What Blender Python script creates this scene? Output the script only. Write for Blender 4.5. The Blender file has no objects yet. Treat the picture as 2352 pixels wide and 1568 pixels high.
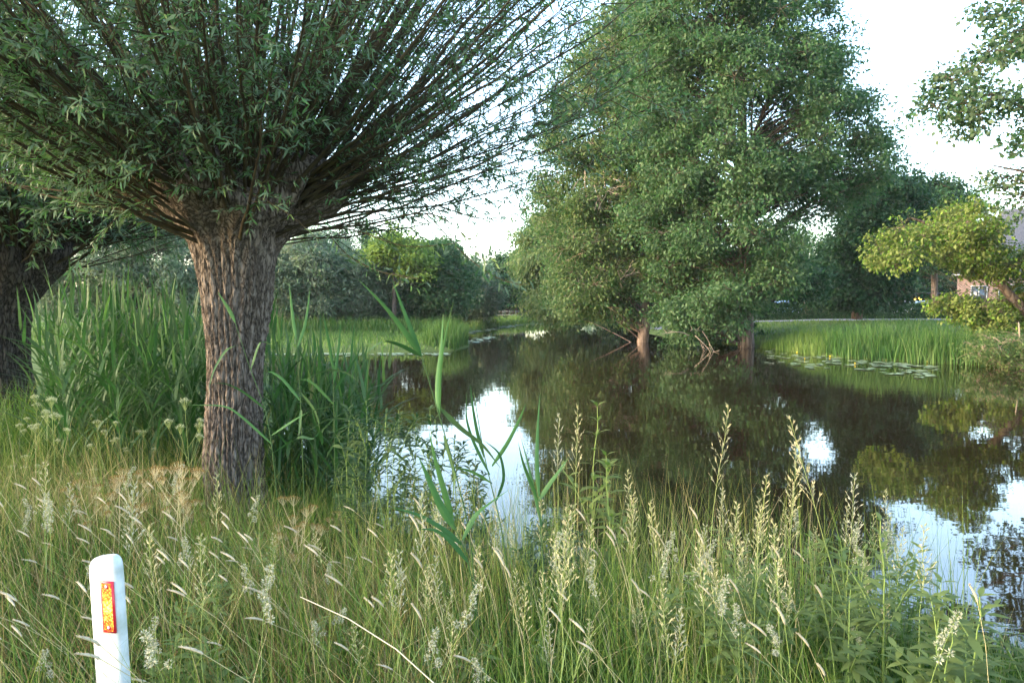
import bpy, math, random
import numpy as np
from mathutils import Vector

# ------------------------------------------------------------------ camera, sky, sun, exposure
SC = bpy.context.scene
COL = SC.collection
FPX, CX, CY = 1700.0, 1176.0, 784.0          # focal length and centre, in photo units of a 2352 wide picture
HOR = 697.0                                   # row of the horizon
CAMZ = 2.4
PITCH = math.atan((CY - HOR) / FPX)
cam_d = bpy.data.cameras.new('camera')
cam_d.sensor_width = 36.0
cam_d.lens = FPX / 2352.0 * 36.0
cam_d.clip_start = 0.05
cam_d.clip_end = 3000.0
cam = bpy.data.objects.new('camera', cam_d)
cam.location = (0, 0, CAMZ)
cam.rotation_euler = (math.radians(90) - PITCH, 0, 0)
COL.objects.link(cam)
SC.camera = cam

SUN_EL, SUN_ROT = math.radians(16.0), math.radians(258.0)
world = bpy.data.worlds.new("World")
SC.world = world
world.use_nodes = True
wn = world.node_tree
bg = wn.nodes['Background']
sky = wn.nodes.new('ShaderNodeTexSky')
sky.sky_type = 'NISHITA'
sky.sun_disc = False
sky.sun_elevation = SUN_EL
sky.sun_rotation = SUN_ROT
sky.air_density = 1.0
sky.dust_density = 2.0
sky.ozone_density = 1.0
wn.links.new(sky.outputs[0], bg.inputs[0])
bg.inputs[1].default_value = 0.11

sun_d = bpy.data.lights.new('sun', 'SUN')
sun_d.energy = 0.05
sun_d.angle = math.radians(40)
sun_d.color = (1.0, 0.88, 0.74)
sun = bpy.data.objects.new('sun', sun_d)
sdir = Vector((math.sin(SUN_ROT) * math.cos(SUN_EL), math.cos(SUN_ROT) * math.cos(SUN_EL), math.sin(SUN_EL + math.radians(8))))
sun.rotation_euler = sdir.to_track_quat('Z', 'Y').to_euler()
COL.objects.link(sun)

SC.view_settings.view_transform = 'Standard'
SC.view_settings.look = 'None'
SC.view_settings.gamma = 1.0
SC.view_settings.exposure = 3.62
SC.cycles.max_bounces = 6
SC.cycles.diffuse_bounces = 3
SC.cycles.glossy_bounces = 3
SC.cycles.transmission_bounces = 3
SC.cycles.use_denoising = True

RNG = np.random.default_rng(7)
random.seed(7)


# ------------------------------------------------------------------ helpers
def P(px, py, Y):
    """the point at depth Y seen at photo position (px, py)"""
    u, v = (px - CX) / FPX, (CY - py) / FPX
    dy = math.cos(PITCH) + v * math.sin(PITCH)
    dz = -math.sin(PITCH) + v * math.cos(PITCH)
    t = Y / dy
    return np.array([u * t, Y, CAMZ + dz * t])


def WX(px, Y):
    return (px - CX) / FPX * Y


def nrm(a):
    return a / np.maximum(np.linalg.norm(a, axis=-1, keepdims=True), 1e-9)


class Geo:
    """collects vertices and faces of one mesh"""
    def __init__(self):
        self.v, self.f, self.t, self.n = [], [], [], 0

    def add(self, V, F, tone=None):
        V = np.asarray(V, dtype=np.float32).reshape(-1, 3)
        for k, arr in enumerate(F):
            arr = np.asarray(arr, dtype=np.int64)
            self.f.append(arr + self.n)
            if tone is None:
                self.t.append(np.full(len(arr), 0.5, dtype=np.float32))
            else:
                self.t.append(np.asarray(tone[k], dtype=np.float32))
        self.v.append(V)
        self.n += len(V)

    def build(self, name, mats, parent=None, smooth=False):
        me = bpy.data.meshes.new(name)
        V = np.concatenate(self.v)
        me.vertices.add(len(V))
        me.vertices.foreach_set('co', V.ravel())
        nl = sum(a.size for a in self.f)
        nf = sum(len(a) for a in self.f)
        me.loops.add(nl)
        me.polygons.add(nf)
        li = np.concatenate([a.ravel() for a in self.f]).astype(np.int32)
        sizes = np.concatenate([np.full(len(a), a.shape[1], dtype=np.int32) for a in self.f])
        starts = np.concatenate([[0], np.cumsum(sizes)[:-1]]).astype(np.int32)
        me.loops.foreach_set('vertex_index', li)
        me.polygons.foreach_set('loop_start', starts)
        try:
            me.polygons.foreach_set('loop_total', sizes)
        except Exception:
            pass
        at = me.attributes.new('tone', 'FLOAT', 'FACE')
        at.data.foreach_set('value', np.concatenate(self.t))
        me.update(calc_edges=True)
        me.validate()
        if smooth:
            me.polygons.foreach_set('use_smooth', np.ones(len(me.polygons), dtype=bool))
        if not isinstance(mats, (list, tuple)):
            mats = [mats]
        for m in mats:
            me.materials.append(m)
        o = bpy.data.objects.new(name, me)
        COL.objects.link(o)
        if parent is not None:
            o.parent = parent
        return o


def tag(o, label=None, cat=None, group=None, kind=None):
    if label:
        o['label'] = label
    if cat:
        o['category'] = cat
    if group:
        o['group'] = group
    if kind:
        o['kind'] = kind
    return o


def thing(name, label, cat, loc=(0, 0, 0), rz=0.0, group=None):
    o = bpy.data.objects.new(name, None)
    COL.objects.link(o)
    o.empty_display_size = 0.1
    o.location = loc
    o.rotation_euler = (0, 0, rz)
    return tag(o, label, cat, group)


def copy_thing(src, label=None):
    c = src.copy()
    COL.objects.link(c)
    for ch in src.children:
        d = ch.copy()
        COL.objects.link(d)
        d.parent = c
        for g in ch.children:
            e = g.copy()
            COL.objects.link(e)
            e.parent = d
    if label:
        c['label'] = label
    return c


def local(geo_owner, loc):
    """shift a Geo so that it is expressed relative to loc"""
    for a in geo_owner.v:
        a -= np.asarray(loc, dtype=np.float32)


def tubes(G, pts, rad, n=5, tone=0.5):
    """pts (m,k,3), rad (m,k): open tapered tubes"""
    pts = np.asarray(pts, dtype=np.float64)
    rad = np.asarray(rad, dtype=np.float64)
    m, k, _ = pts.shape
    tan = np.gradient(pts, axis=1)
    tan = nrm(tan)
    ref = np.where(np.abs(tan[:, :1, 2:3]) > 0.8, np.array([1.0, 0, 0]), np.array([0, 0, 1.0]))
    ref = np.broadcast_to(ref, tan.shape)
    s = nrm(np.cross(tan, ref))
    b = np.cross(s, tan)
    a = np.arange(n) / n * 2 * np.pi
    V = pts[:, :, None, :] + rad[:, :, None, None] * (np.cos(a)[None, None, :, None] * s[:, :, None, :] + np.sin(a)[None, None, :, None] * b[:, :, None, :])
    idx = np.arange(m * k * n).reshape(m, k, n)
    q = np.stack([idx[:, :-1], np.roll(idx, -1, 2)[:, :-1], np.roll(idx, -1, 2)[:, 1:], idx[:, 1:]], -1).reshape(-1, 4)
    G.add(V, [q], [np.broadcast_to(np.asarray(tone, dtype=np.float32), (len(q),))])


def leaves6(G, pos, d, up, L, W, tone, droop=0.12):
    """lance shaped leaves, six vertices each"""
    m = len(pos)
    L = np.broadcast_to(np.asarray(L, float), (m,))[:, None]
    W = np.broadcast_to(np.asarray(W, float), (m,))[:, None]
    d = nrm(d)
    s = nrm(np.cross(d, up))
    nn = np.cross(s, d)
    V = np.stack([pos,
                  pos + d * L * .35 + s * W * .5 + nn * L * .03,
                  pos + d * L * .35 - s * W * .5 + nn * L * .03,
                  pos + d * L * .70 + s * W * .36 - nn * L * droop * .35,
                  pos + d * L * .70 - s * W * .36 - nn * L * droop * .35,
                  pos + d * L - nn * L * droop], 1)
    b = np.arange(m)[:, None] * 6
    G.add(V, [b + np.array([[0, 2, 1]]), b + np.array([[1, 2, 4, 3]]), b + np.array([[3, 4, 5]])], [tone, tone, tone])


def leaves4(G, pos, d, up, L, W, tone):
    m = len(pos)
    L = np.broadcast_to(np.asarray(L, float), (m,))[:, None]
    W = np.broadcast_to(np.asarray(W, float), (m,))[:, None]
    d = nrm(d)
    s = nrm(np.cross(d, up))
    nn = np.cross(s, d)
    V = np.stack([pos, pos + d * L * .5 + s * W * .5 + nn * W * .12, pos + d * L - nn * L * .1, pos + d * L * .5 - s * W * .5 + nn * W * .12], 1)
    b = np.arange(m)[:, None] * 4
    G.add(V, [b + np.array([[0, 3, 2, 1]])], [tone])


def ribbons(G, base, h, lean, leanamt, W, tone, levels=(0, .3, .6, .85, 1), power=2.0, facing=None, shape='grass'):
    """upright blades: base (m,3), h (m), lean unit xy (m,2), sideways reach leanamt*h"""
    m = len(base)
    t = np.asarray(levels, float)
    k = len(t)
    h = np.broadcast_to(np.asarray(h, float), (m,))
    la = np.broadcast_to(np.asarray(leanamt, float), (m,))
    W = np.broadcast_to(np.asarray(W, float), (m,))
    ctr = np.zeros((m, k, 3))
    ctr[:, :, 0] = base[:, None, 0] + lean[:, None, 0] * (la * h)[:, None] * t ** power
    ctr[:, :, 1] = base[:, None, 1] + lean[:, None, 1] * (la * h)[:, None] * t ** power
    ctr[:, :, 2] = base[:, None, 2] + h[:, None] * (t - np.minimum(la, 1.4)[:, None] * .32 * t ** (power + .6))
    a = RNG.uniform(0, np.pi, m) if facing is None else facing
    s = np.stack([np.cos(a), np.sin(a), np.zeros(m)], -1)
    prof = (1 - t ** 1.6) if shape == 'grass' else np.minimum(1, t * 5 + .35) * (1 - t ** 2.2)
    prof = np.maximum(prof, .04)
    V = np.stack([ctr - s[:, None] * (W[:, None] * prof)[..., None] * .5, ctr + s[:, None] * (W[:, None] * prof)[..., None] * .5], 2)
    idx = np.arange(m * k * 2).reshape(m, k, 2)
    q = np.stack([idx[:, :-1, 0], idx[:, :-1, 1], idx[:, 1:, 1], idx[:, 1:, 0]], -1)
    tt = np.repeat(np.broadcast_to(np.asarray(tone, np.float32), (m,)), k - 1)
    G.add(V, [q.reshape(-1, 4)], [tt])


def strap(G, pts, W, tone=0.5, side=None, fold=.12):
    """one long leaf through given points, widths along it; a shallow V in section"""
    pts = np.asarray(pts, float)
    n0 = len(pts)
    # resample smoothly
    tt = np.linspace(0, n0 - 1, 14)
    sm = np.stack([np.interp(tt, np.arange(n0), pts[:, i]) for i in range(3)], 1)
    for _ in range(2):
        sm[1:-1] = (sm[:-2] + 2 * sm[1:-1] + sm[2:]) / 4
    u = np.linspace(0, 1, 14)
    prof = np.minimum(1, .35 + u * 4) * np.maximum(.03, 1 - u ** 2.0)
    tan = nrm(np.gradient(sm, axis=0))
    if side is None:
        side = np.array([.8, .25, .5])
    s = nrm(np.cross(tan, np.cross(side, tan)))
    s = nrm(side - (tan * (side * tan).sum(1, keepdims=True)))
    nn = np.cross(tan, s)
    w = (W * prof)[:, None]
    V = np.stack([sm - s * w * .5 + nn * w * fold, sm, sm + s * w * .5 + nn * w * fold], 1)
    idx = np.arange(14 * 3).reshape(14, 3)
    q = np.concatenate([np.stack([idx[:-1, j], idx[:-1, j + 1], idx[1:, j + 1], idx[1:, j]], -1) for j in (0, 1)])
    ft = np.tile(tone + .35 * np.clip((u[:-1] - .72) / .28, 0, 1) + RNG.normal(0, .06, 13), 2) + np.repeat([.07, -.07], 13)
    G.add(V, [q], [np.clip(ft, 0, 1)])


def box(G, c, s, tone=.5):
    c, s = np.asarray(c, float), np.asarray(s, float) / 2
    V = np.array([[x, y, z] for x in (-1, 1) for y in (-1, 1) for z in (-1, 1)]) * s + c
    F = np.array([[0, 1, 3, 2], [4, 6, 7, 5], [0, 4, 5, 1], [2, 3, 7, 6], [0, 2, 6, 4], [1, 5, 7, 3]])
    G.add(V, [F], [np.full(6, tone)])


def sines(x, y, seed, n=6, f0=1.0, f1=4.0):
    r = np.random.default_rng(seed)
    out = np.zeros(np.broadcast(x, y).shape)
    for _ in range(n):
        a, f, p = r.uniform(0, 6.28), r.uniform(f0, f1), r.uniform(0, 6.28)
        out += np.sin((x * math.cos(a) + y * math.sin(a)) * f + p)
    return out / n


# ------------------------------------------------------------------ materials
def new_mat(name):
    m = bpy.data.materials.new(name)
    m.use_nodes = True
    nt = m.node_tree
    for n in list(nt.nodes):
        nt.nodes.remove(n)
    out = nt.nodes.new('ShaderNodeOutputMaterial')
    return m, nt, out


def ramp(nt, cols, fac):
    r = nt.nodes.new('ShaderNodeValToRGB')
    el = r.color_ramp.elements
    while len(el) > len(cols):
        el.remove(el[-1])
    while len(el) < len(cols):
        el.new(1.0)
    for e, (p, c) in zip(el, cols):
        e.position = p
        e.color = (*c, 1)
    if fac is not None:
        nt.links.new(fac, r.inputs[0])
    return r


def leaf_mat(name, cols, under=None, trans=.3, rough=.5, spec=.18):
    """leaf: colour by the leaf's own tone, light passing through, paler underside"""
    m, nt, out = new_mat(name)
    if any(k in name for k in ('leaf', 'herb', 'reed')):
        cols = [(p, (c[0] * .80, c[1] * 1.08, c[2] * 1.02)) for p, c in cols]
    at = nt.nodes.new('ShaderNodeAttribute')
    at.attribute_name = 'tone'
    r = ramp(nt, cols, at.outputs['Fac'])
    col = r.outputs[0]
    if under:
        g = nt.nodes.new('ShaderNodeNewGeometry')
        mx = nt.nodes.new('ShaderNodeMix')
        mx.data_type = 'RGBA'
        nt.links.new(g.outputs['Backfacing'], mx.inputs[0])
        nt.links.new(col, mx.inputs[6])
        mx.inputs[7].default_value = (*under, 1)
        col = mx.outputs[2]
    p = nt.nodes.new('ShaderNodeBsdfPrincipled')
    p.inputs['Roughness'].default_value = rough
    p.inputs['Specular IOR Level'].default_value = spec
    nt.links.new(col, p.inputs['Base Color'])
    t = nt.nodes.new('ShaderNodeBsdfTranslucent')
    nt.links.new(col, t.inputs[0])
    mix = nt.nodes.new('ShaderNodeMixShader')
    mix.inputs[0].default_value = trans
    nt.links.new(p.outputs[0], mix.inputs[1])
    nt.links.new(t.outputs[0], mix.inputs[2])
    nt.links.new(mix.outputs[0], out.inputs[0])
    return m


def plain(name, col, rough=.6, spec=.3, noise=None, metallic=0.0, bump=0.0):
    m, nt, out = new_mat(name)
    p = nt.nodes.new('ShaderNodeBsdfPrincipled')
    p.inputs['Base Color'].default_value = (*col, 1)
    p.inputs['Roughness'].default_value = rough
    p.inputs['Specular IOR Level'].default_value = spec
    p.inputs['Metallic'].default_value = metallic
    if noise:
        sc, col2 = noise
        tc = nt.nodes.new('ShaderNodeTexCoord')
        n = nt.nodes.new('ShaderNodeTexNoise')
        n.inputs['Scale'].default_value = sc
        n.inputs['Detail'].default_value = 6
        nt.links.new(tc.outputs['Object'], n.inputs['Vector'])
        r = ramp(nt, [(.35, col), (.68, col2)], n.outputs[0])
        nt.links.new(r.outputs[0], p.inputs['Base Color'])
        if bump:
            b = nt.nodes.new('ShaderNodeBump')
            b.inputs['Strength'].default_value = bump
            b.inputs['Distance'].default_value = .02
            nt.links.new(n.outputs[0], b.inputs['Height'])
            nt.links.new(b.outputs[0], p.inputs['Normal'])
    nt.links.new(p.outputs[0], out.inputs[0])
    return m


def bark_mat(name, dark, mid, light, zs=.22, scale=14.0, strength=.9, dist=.03):
    m, nt, out = new_mat(name)
    tc = nt.nodes.new('ShaderNodeTexCoord')
    mp = nt.nodes.new('ShaderNodeMapping')
    mp.inputs['Scale'].default_value = (1, 1, zs)
    nt.links.new(tc.outputs['Object'], mp.inputs[0])
    nz = nt.nodes.new('ShaderNodeTexNoise')
    nz.inputs['Scale'].default_value = scale * .5
    nz.inputs['Detail'].default_value = 8
    nt.links.new(mp.outputs[0], nz.inputs['Vector'])
    vo = nt.nodes.new('ShaderNodeTexVoronoi')
    vo.feature = 'DISTANCE_TO_EDGE'
    vo.inputs['Scale'].default_value = scale
    mixv = nt.nodes.new('ShaderNodeMix')
    mixv.data_type = 'RGBA'
    mixv.inputs[0].default_value = .12
    nt.links.new(mp.outputs[0], mixv.inputs[6])
    nt.links.new(nz.outputs['Color'], mixv.inputs[7])
    nt.links.new(mixv.outputs[2], vo.inputs['Vector'])
    fine = nt.nodes.new('ShaderNodeTexNoise')
    fine.inputs['Scale'].default_value = scale * 4
    fine.inputs['Detail'].default_value = 8
    nt.links.new(mp.outputs[0], fine.inputs['Vector'])
    ad = nt.nodes.new('ShaderNodeMath')
    ad.operation = 'MULTIPLY_ADD'
    ad.inputs[1].default_value = 1.6
    nt.links.new(vo.outputs['Distance'], ad.inputs[0])
    nt.links.new(fine.outputs[0], ad.inputs[2])
    r = ramp(nt, [(.38, dark), (.62, mid), (.95, light)], ad.outputs[0])
    p = nt.nodes.new('ShaderNodeBsdfPrincipled')
    p.inputs['Roughness'].default_value = .85
    p.inputs['Specular IOR Level'].default_value = .15
    nt.links.new(r.outputs[0], p.inputs['Base Color'])
    b = nt.nodes.new('ShaderNodeBump')
    b.inputs['Strength'].default_value = strength
    b.inputs['Distance'].default_value = dist
    nt.links.new(ad.outputs[0], b.inputs['Height'])
    nt.links.new(b.outputs[0], p.inputs['Normal'])
    nt.links.new(p.outputs[0], out.inputs[0])
    return m


M = {}
M['willow_leaf'] = leaf_mat('willow_leaf', [(0, (.052, .098, .034)), (.5, (.092, .152, .052)), (.85, (.135, .19, .068)), (1, (.21, .22, .075))], under=(.11, .17, .095), trans=.38, rough=.5, spec=.2)
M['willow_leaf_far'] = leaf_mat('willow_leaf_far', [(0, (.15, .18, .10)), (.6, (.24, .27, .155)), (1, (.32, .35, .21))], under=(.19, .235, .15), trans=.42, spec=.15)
M['ash_leaf'] = leaf_mat('ash_leaf', [(0, (.044, .090, .032)), (.5, (.078, .138, .048)), (1, (.118, .182, .068))], under=(.085, .145, .06), trans=.4)
M['ash_leaf_warm'] = leaf_mat('ash_leaf_warm', [(0, (.054, .098, .032)), (.5, (.092, .146, .046)), (1, (.155, .20, .066))], under=(.11, .155, .05), trans=.4)
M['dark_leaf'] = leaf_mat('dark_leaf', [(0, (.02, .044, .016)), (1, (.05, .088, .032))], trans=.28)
M['oak_leaf_light'] = leaf_mat('oak_leaf_light', [(0, (.07, .12, .018)), (.5, (.13, .19, .028)), (1, (.26, .29, .04))], under=(.15, .19, .05), trans=.4)
M['oak_leaf'] = leaf_mat('oak_leaf', [(0, (.04, .078, .03)), (1, (.085, .135, .05))], under=(.08, .12, .06), trans=.3)
M['yellow_leaf'] = leaf_mat('yellow_leaf', [(0, (.11, .15, .03)), (1, (.30, .31, .06))], trans=.45)
M['grass'] = leaf_mat('grass', [(0, (.026, .068, .010)), (.35, (.074, .15, .021)), (.65, (.17, .23, .042)), (.84, (.30, .28, .09)), (1, (.46, .38, .20))], trans=.3, rough=.55)
M['dry_grass'] = leaf_mat('dry_grass', [(0, (.13, .085, .03)), (.5, (.22, .16, .055)), (1, (.38, .31, .15))], trans=.2, rough=.7)
M['field_grass'] = leaf_mat('field_grass', [(0, (.05, .112, .022)), (.6, (.10, .18, .036)), (1, (.155, .22, .058))], trans=.3, rough=.6)
M['reed_leaf'] = leaf_mat('reed_leaf', [(0, (.028, .068, .016)), (.5, (.050, .108, .028)), (1, (.11, .175, .04))], under=(.054, .108, .036), trans=.3, rough=.5, spec=.18)
M['reed_leaf_near'] = leaf_mat('reed_leaf_near', [(0, (.036, .080, .026)), (.5, (.058, .115, .036)), (1, (.16, .20, .06))], under=(.06, .115, .045), trans=.16, rough=.55, spec=.15)
M['reed_far'] = leaf_mat('reed_far', [(0, (.030, .070, .015)), (.55, (.064, .12, .026)), (1, (.16, .18, .06))], trans=.3, rough=.6)
M['stem_green'] = leaf_mat('stem_green', [(0, (.13, .21, .05)), (1, (.26, .31, .10))], trans=.1)
M['stem_straw'] = leaf_mat('stem_straw', [(0, (.30, .27, .12)), (1, (.46, .40, .23))], trans=.1)
M['seed_pale'] = leaf_mat('seed_pale', [(0, (.30, .26, .17)), (1, (.58, .51, .37))], trans=.15, rough=.8)
M['seed_green'] = leaf_mat('seed_green', [(0, (.22, .24, .12)), (.6, (.36, .35, .19)), (1, (.5, .44, .28))], trans=.2, rough=.8)
M['seed_grey'] = leaf_mat('seed_grey', [(0, (.23, .25, .16)), (1, (.42, .42, .31))], trans=.2, rough=.8)
M['umbel'] = leaf_mat('umbel', [(0, (.11, .065, .02)), (1, (.26, .17, .045))], trans=.1, rough=.8)
M['white_flower'] = leaf_mat('white_flower', [(0, (.24, .29, .13)), (1, (.5, .52, .36))], trans=.2, rough=.8)
M['herb_leaf'] = leaf_mat('herb_leaf', [(0, (.065, .11, .022)), (.6, (.115, .17, .034)), (1, (.18, .22, .05))], under=(.12, .165, .055), trans=.35, rough=.7, spec=.06)
M['herb_dark'] = leaf_mat('herb_dark', [(0, (.024, .052, .018)), (1, (.055, .10, .034))], under=(.05, .085, .036), trans=.2, rough=.6, spec=.06)
M['willow_bark'] = bark_mat('willow_bark', (.022, .016, .012), (.085, .066, .052), (.20, .162, .134), zs=.3, scale=24.0, strength=1.0, dist=.02)
M['willow_bark_shaded'] = bark_mat('willow_bark_shaded', (.010, .008, .006), (.032, .026, .021), (.075, .062, .050), zs=.3, scale=20.0, strength=1.0, dist=.02)  # foliage shade on the left-edge trunk, put into a darker bark colour
M['shoot_bark'] = plain('shoot_bark', (.035, .027, .018), .85, .1, (9.0, (.075, .062, .035)))
M['tree_bark'] = bark_mat('tree_bark', (.035, .026, .02), (.09, .066, .05), (.15, .115, .09), zs=.15, scale=7.0)
M['pale_bark'] = bark_mat('pale_bark', (.16, .11, .08), (.32, .225, .17), (.45, .34, .27), zs=.15, scale=5.0)
M['twig_dead'] = plain('twig_dead', (.24, .19, .14), .9, .1, (20.0, (.36, .29, .22)))


def ground_mat():
    m, nt, out = new_mat('ground_soil_grass')
    tc = nt.nodes.new('ShaderNodeTexCoord')
    n = nt.nodes.new('ShaderNodeTexNoise')
    n.inputs['Scale'].default_value = .5
    n.inputs['Detail'].default_value = 10
    nt.links.new(tc.outputs['Object'], n.inputs['Vector'])
    n2 = nt.nodes.new('ShaderNodeTexNoise')
    n2.inputs['Scale'].default_value = 9
    n2.inputs['Detail'].default_value = 8
    nt.links.new(tc.outputs['Object'], n2.inputs['Vector'])
    r = ramp(nt, [(.3, (.055, .085, .02)), (.55, (.09, .135, .03)), (.75, (.14, .17, .05))], n.outputs[0])
    r2 = ramp(nt, [(.3, (.045, .05, .02)), (.7, (.12, .15, .04))], n2.outputs[0])
    mx = nt.nodes.new('ShaderNodeMix')
    mx.data_type = 'RGBA'
    mx.inputs[0].default_value = .5
    nt.links.new(r.outputs[0], mx.inputs[6])
    nt.links.new(r2.outputs[0], mx.inputs[7])
    p = nt.nodes.new('ShaderNodeBsdfPrincipled')
    p.inputs['Roughness'].default_value = .95
    p.inputs['Specular IOR Level'].default_value = .1
    nt.links.new(mx.outputs[2], p.inputs['Base Color'])
    b = nt.nodes.new('ShaderNodeBump')
    b.inputs['Strength'].default_value = .6
    b.inputs['Distance'].default_value = .05
    nt.links.new(n2.outputs[0], b.inputs['Height'])
    nt.links.new(b.outputs[0], p.inputs['Normal'])
    nt.links.new(p.outputs[0], out.inputs[0])
    return m


def water_mat():
    m, nt, out = new_mat('pond_water')
    tc = nt.nodes.new('ShaderNodeTexCoord')
    mp = nt.nodes.new('ShaderNodeMapping')
    mp.inputs['Scale'].default_value = (1, 1.6, 1)
    nt.links.new(tc.outputs['Object'], mp.inputs[0])
    n = nt.nodes.new('ShaderNodeTexNoise')
    n.inputs['Scale'].default_value = 1.3
    n.inputs['Detail'].default_value = 3
    n.inputs['Roughness'].default_value = .45
    nt.links.new(mp.outputs[0], n.inputs['Vector'])
    b = nt.nodes.new('ShaderNodeBump')
    b.inputs['Strength'].default_value = .06
    b.inputs['Distance'].default_value = .035
    nt.links.new(n.outputs[0], b.inputs['Height'])
    n2 = nt.nodes.new('ShaderNodeTexNoise')
    n2.inputs['Scale'].default_value = .12
    n2.inputs['Detail'].default_value = 4
    nt.links.new(tc.outputs['Object'], n2.inputs['Vector'])
    r = ramp(nt, [(.35, (.016, .009, .004)), (.7, (.022, .014, .006))], n2.outputs[0])
    p = nt.nodes.new('ShaderNodeBsdfPrincipled')
    nt.links.new(r.outputs[0], p.inputs['Base Color'])
    p.inputs['Roughness'].default_value = .02
    p.inputs['IOR'].default_value = 1.5
    nt.links.new(b.outputs[0], p.inputs['Normal'])
    nt.links.new(p.outputs[0], out.inputs[0])
    return m


M['ground'] = ground_mat()
M['water'] = water_mat()

# ------------------------------------------------------------------ ground and water
SHORE = np.array([
    (9.0, 1.0), (5.6, 3.2), (3.6, 4.6), (1.8, 5.3), (0.4, 5.7), (-0.7, 6.4), (-1.5, 7.6), (-2.4, 9.6), (-4.2, 13.0), (-5.6, 18.0), (-7.6, 24.0),
    (-10.5, 29.0), (-13.5, 33.5), (-12.5, 34.9), (-9.9, 35.3), (-5.5, 36.0), (-2.9, 37.5), (-2.3, 41.0), (-2.7, 47.0), (-3.6, 58.0), (-3.4, 68.0), (-1.6, 78.0), (1.2, 85.0), (6.6, 92.0),
    (10.5, 88.0), (11.2, 70.0), (10.9, 60.0), (11.4, 52.0), (12.6, 44.0), (13.6, 39.5), (14.1, 35.0), (14.6, 32.5), (16.2, 30.3), (18.5, 28.2), (22, 25.5),
    (27, 18.0), (30, 8.0), (30, -6.0), (16, -6.0)])


def shore_dist(x, y):
    """distance from the water's edge, negative in the water"""
    x, y = np.asarray(x, float), np.asarray(y, float)
    d = np.full(x.shape, 1e9)
    ins = np.zeros(x.shape, bool)
    n = len(SHORE)
    for i in range(n):
        ax, ay = SHORE[i]
        bx, by = SHORE[(i + 1) % n]
        ex, ey = bx - ax, by - ay
        t = np.clip(((x - ax) * ex + (y - ay) * ey) / (ex * ex + ey * ey), 0, 1)
        d = np.minimum(d, np.hypot(x - ax - t * ex, y - ay - t * ey))
        c = ((ay > y) != (by > y)) & (x < ex * (y - ay) / (ey if abs(ey) > 1e-9 else 1e-9) + ax)
        ins ^= c
    return np.where(ins, -d, d)


def ground_z(x, y):
    x, y = np.asarray(x, float), np.asarray(y, float)
    d = shore_dist(x, y)
    wr = 1 / (1 + np.exp(-(x - 6 + 0 * y) / 2.0)) * (1 / (1 + np.exp(-(y - 15) / 3.0)))      # right bank
    wl = (1 - 1 / (1 + np.exp(-(x - 4) / 2.0))) * (1 / (1 + np.exp(-(y - 26) / 2.0)))         # field across the water
    wn_ = np.clip(1 - wr - wl, 0, 1)
    dd = np.maximum(d, 0)
    hm = wr * (1.0 * (1 - np.exp(-dd / 6.0)) + .06) + wl * (.22 * (1 - np.exp(-dd / .5)) + .3 * (1 - np.exp(-dd / 14.0))) + wn_ * (.86 * (1 - np.exp(-dd / 2.4)) + .02)
    hm = hm * np.clip(dd / .25, 0, 1) + sines(x, y, 3, 5, .3, 1.5) * .05 * np.clip(dd / 3, 0, 1)
    return np.where(d > 0, np.maximum(hm, .01), np.maximum(-.9, d * .5) - .01)


def gz(x, y):
    return float(ground_z(np.array([x]), np.array([y]))[0])


def axis(*segs):
    out = []
    for a, b, s in segs:
        out.append(np.arange(a, b, s))
    return np.unique(np.concatenate(out + [[segs[-1][1]]]))


gx = axis((-900, -120, 60), (-120, -30, 5), (-30, -8, .8), (-8, 8, .25), (8, 32, .6), (32, 120, 4), (120, 900, 60))
gy = axis((-300, -20, 20), (-20, 0, 1.5), (0, 12, .22), (12, 50, .6), (50, 100, 1.2), (100, 200, 8), (200, 1500, 100))
GXX, GYY = np.meshgrid(gx, gy, indexing='ij')
GZZ = ground_z(GXX, GYY)
G = Geo()
idx = np.arange(GXX.size).reshape(GXX.shape)
G.add(np.stack([GXX, GYY, GZZ], -1), [np.stack([idx[:-1, :-1], idx[1:, :-1], idx[1:, 1:], idx[:-1, 1:]], -1).reshape(-1, 4)])
tag(G.build('ground', M['ground'], smooth=True), kind='structure')

G = Geo()
wx = np.linspace(-34, 40, 75)
wy = np.linspace(-12, 104, 117)
WXX, WYY = np.meshgrid(wx, wy, indexing='ij')
idx = np.arange(WXX.size).reshape(WXX.shape)
G.add(np.stack([WXX, WYY, np.zeros_like(WXX)], -1), [np.stack([idx[:-1, :-1], idx[1:, :-1], idx[1:, 1:], idx[:-1, 1:]], -1).reshape(-1, 4)])
tag(G.build('water', M['water'], smooth=True), kind='structure')

# road along the right bank
M['asphalt'] = plain('asphalt', (.15, .15, .16), .9, .2, (3.0, (.20, .20, .21)))
G = Geo()
rx = np.linspace(12, 110, 60)
ry = np.array([61.0, 62.3, 63.6, 65.0])
RX, RY = np.meshgrid(rx, ry, indexing='ij')
idx = np.arange(RX.size).reshape(RX.shape)
G.add(np.stack([RX, RY, ground_z(RX, RY) + .03], -1), [np.stack([idx[:-1, :-1], idx[1:, :-1], idx[1:, 1:], idx[:-1, 1:]], -1).reshape(-1, 4)])
tag(G.build('road', M['asphalt']), kind='structure')


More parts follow.
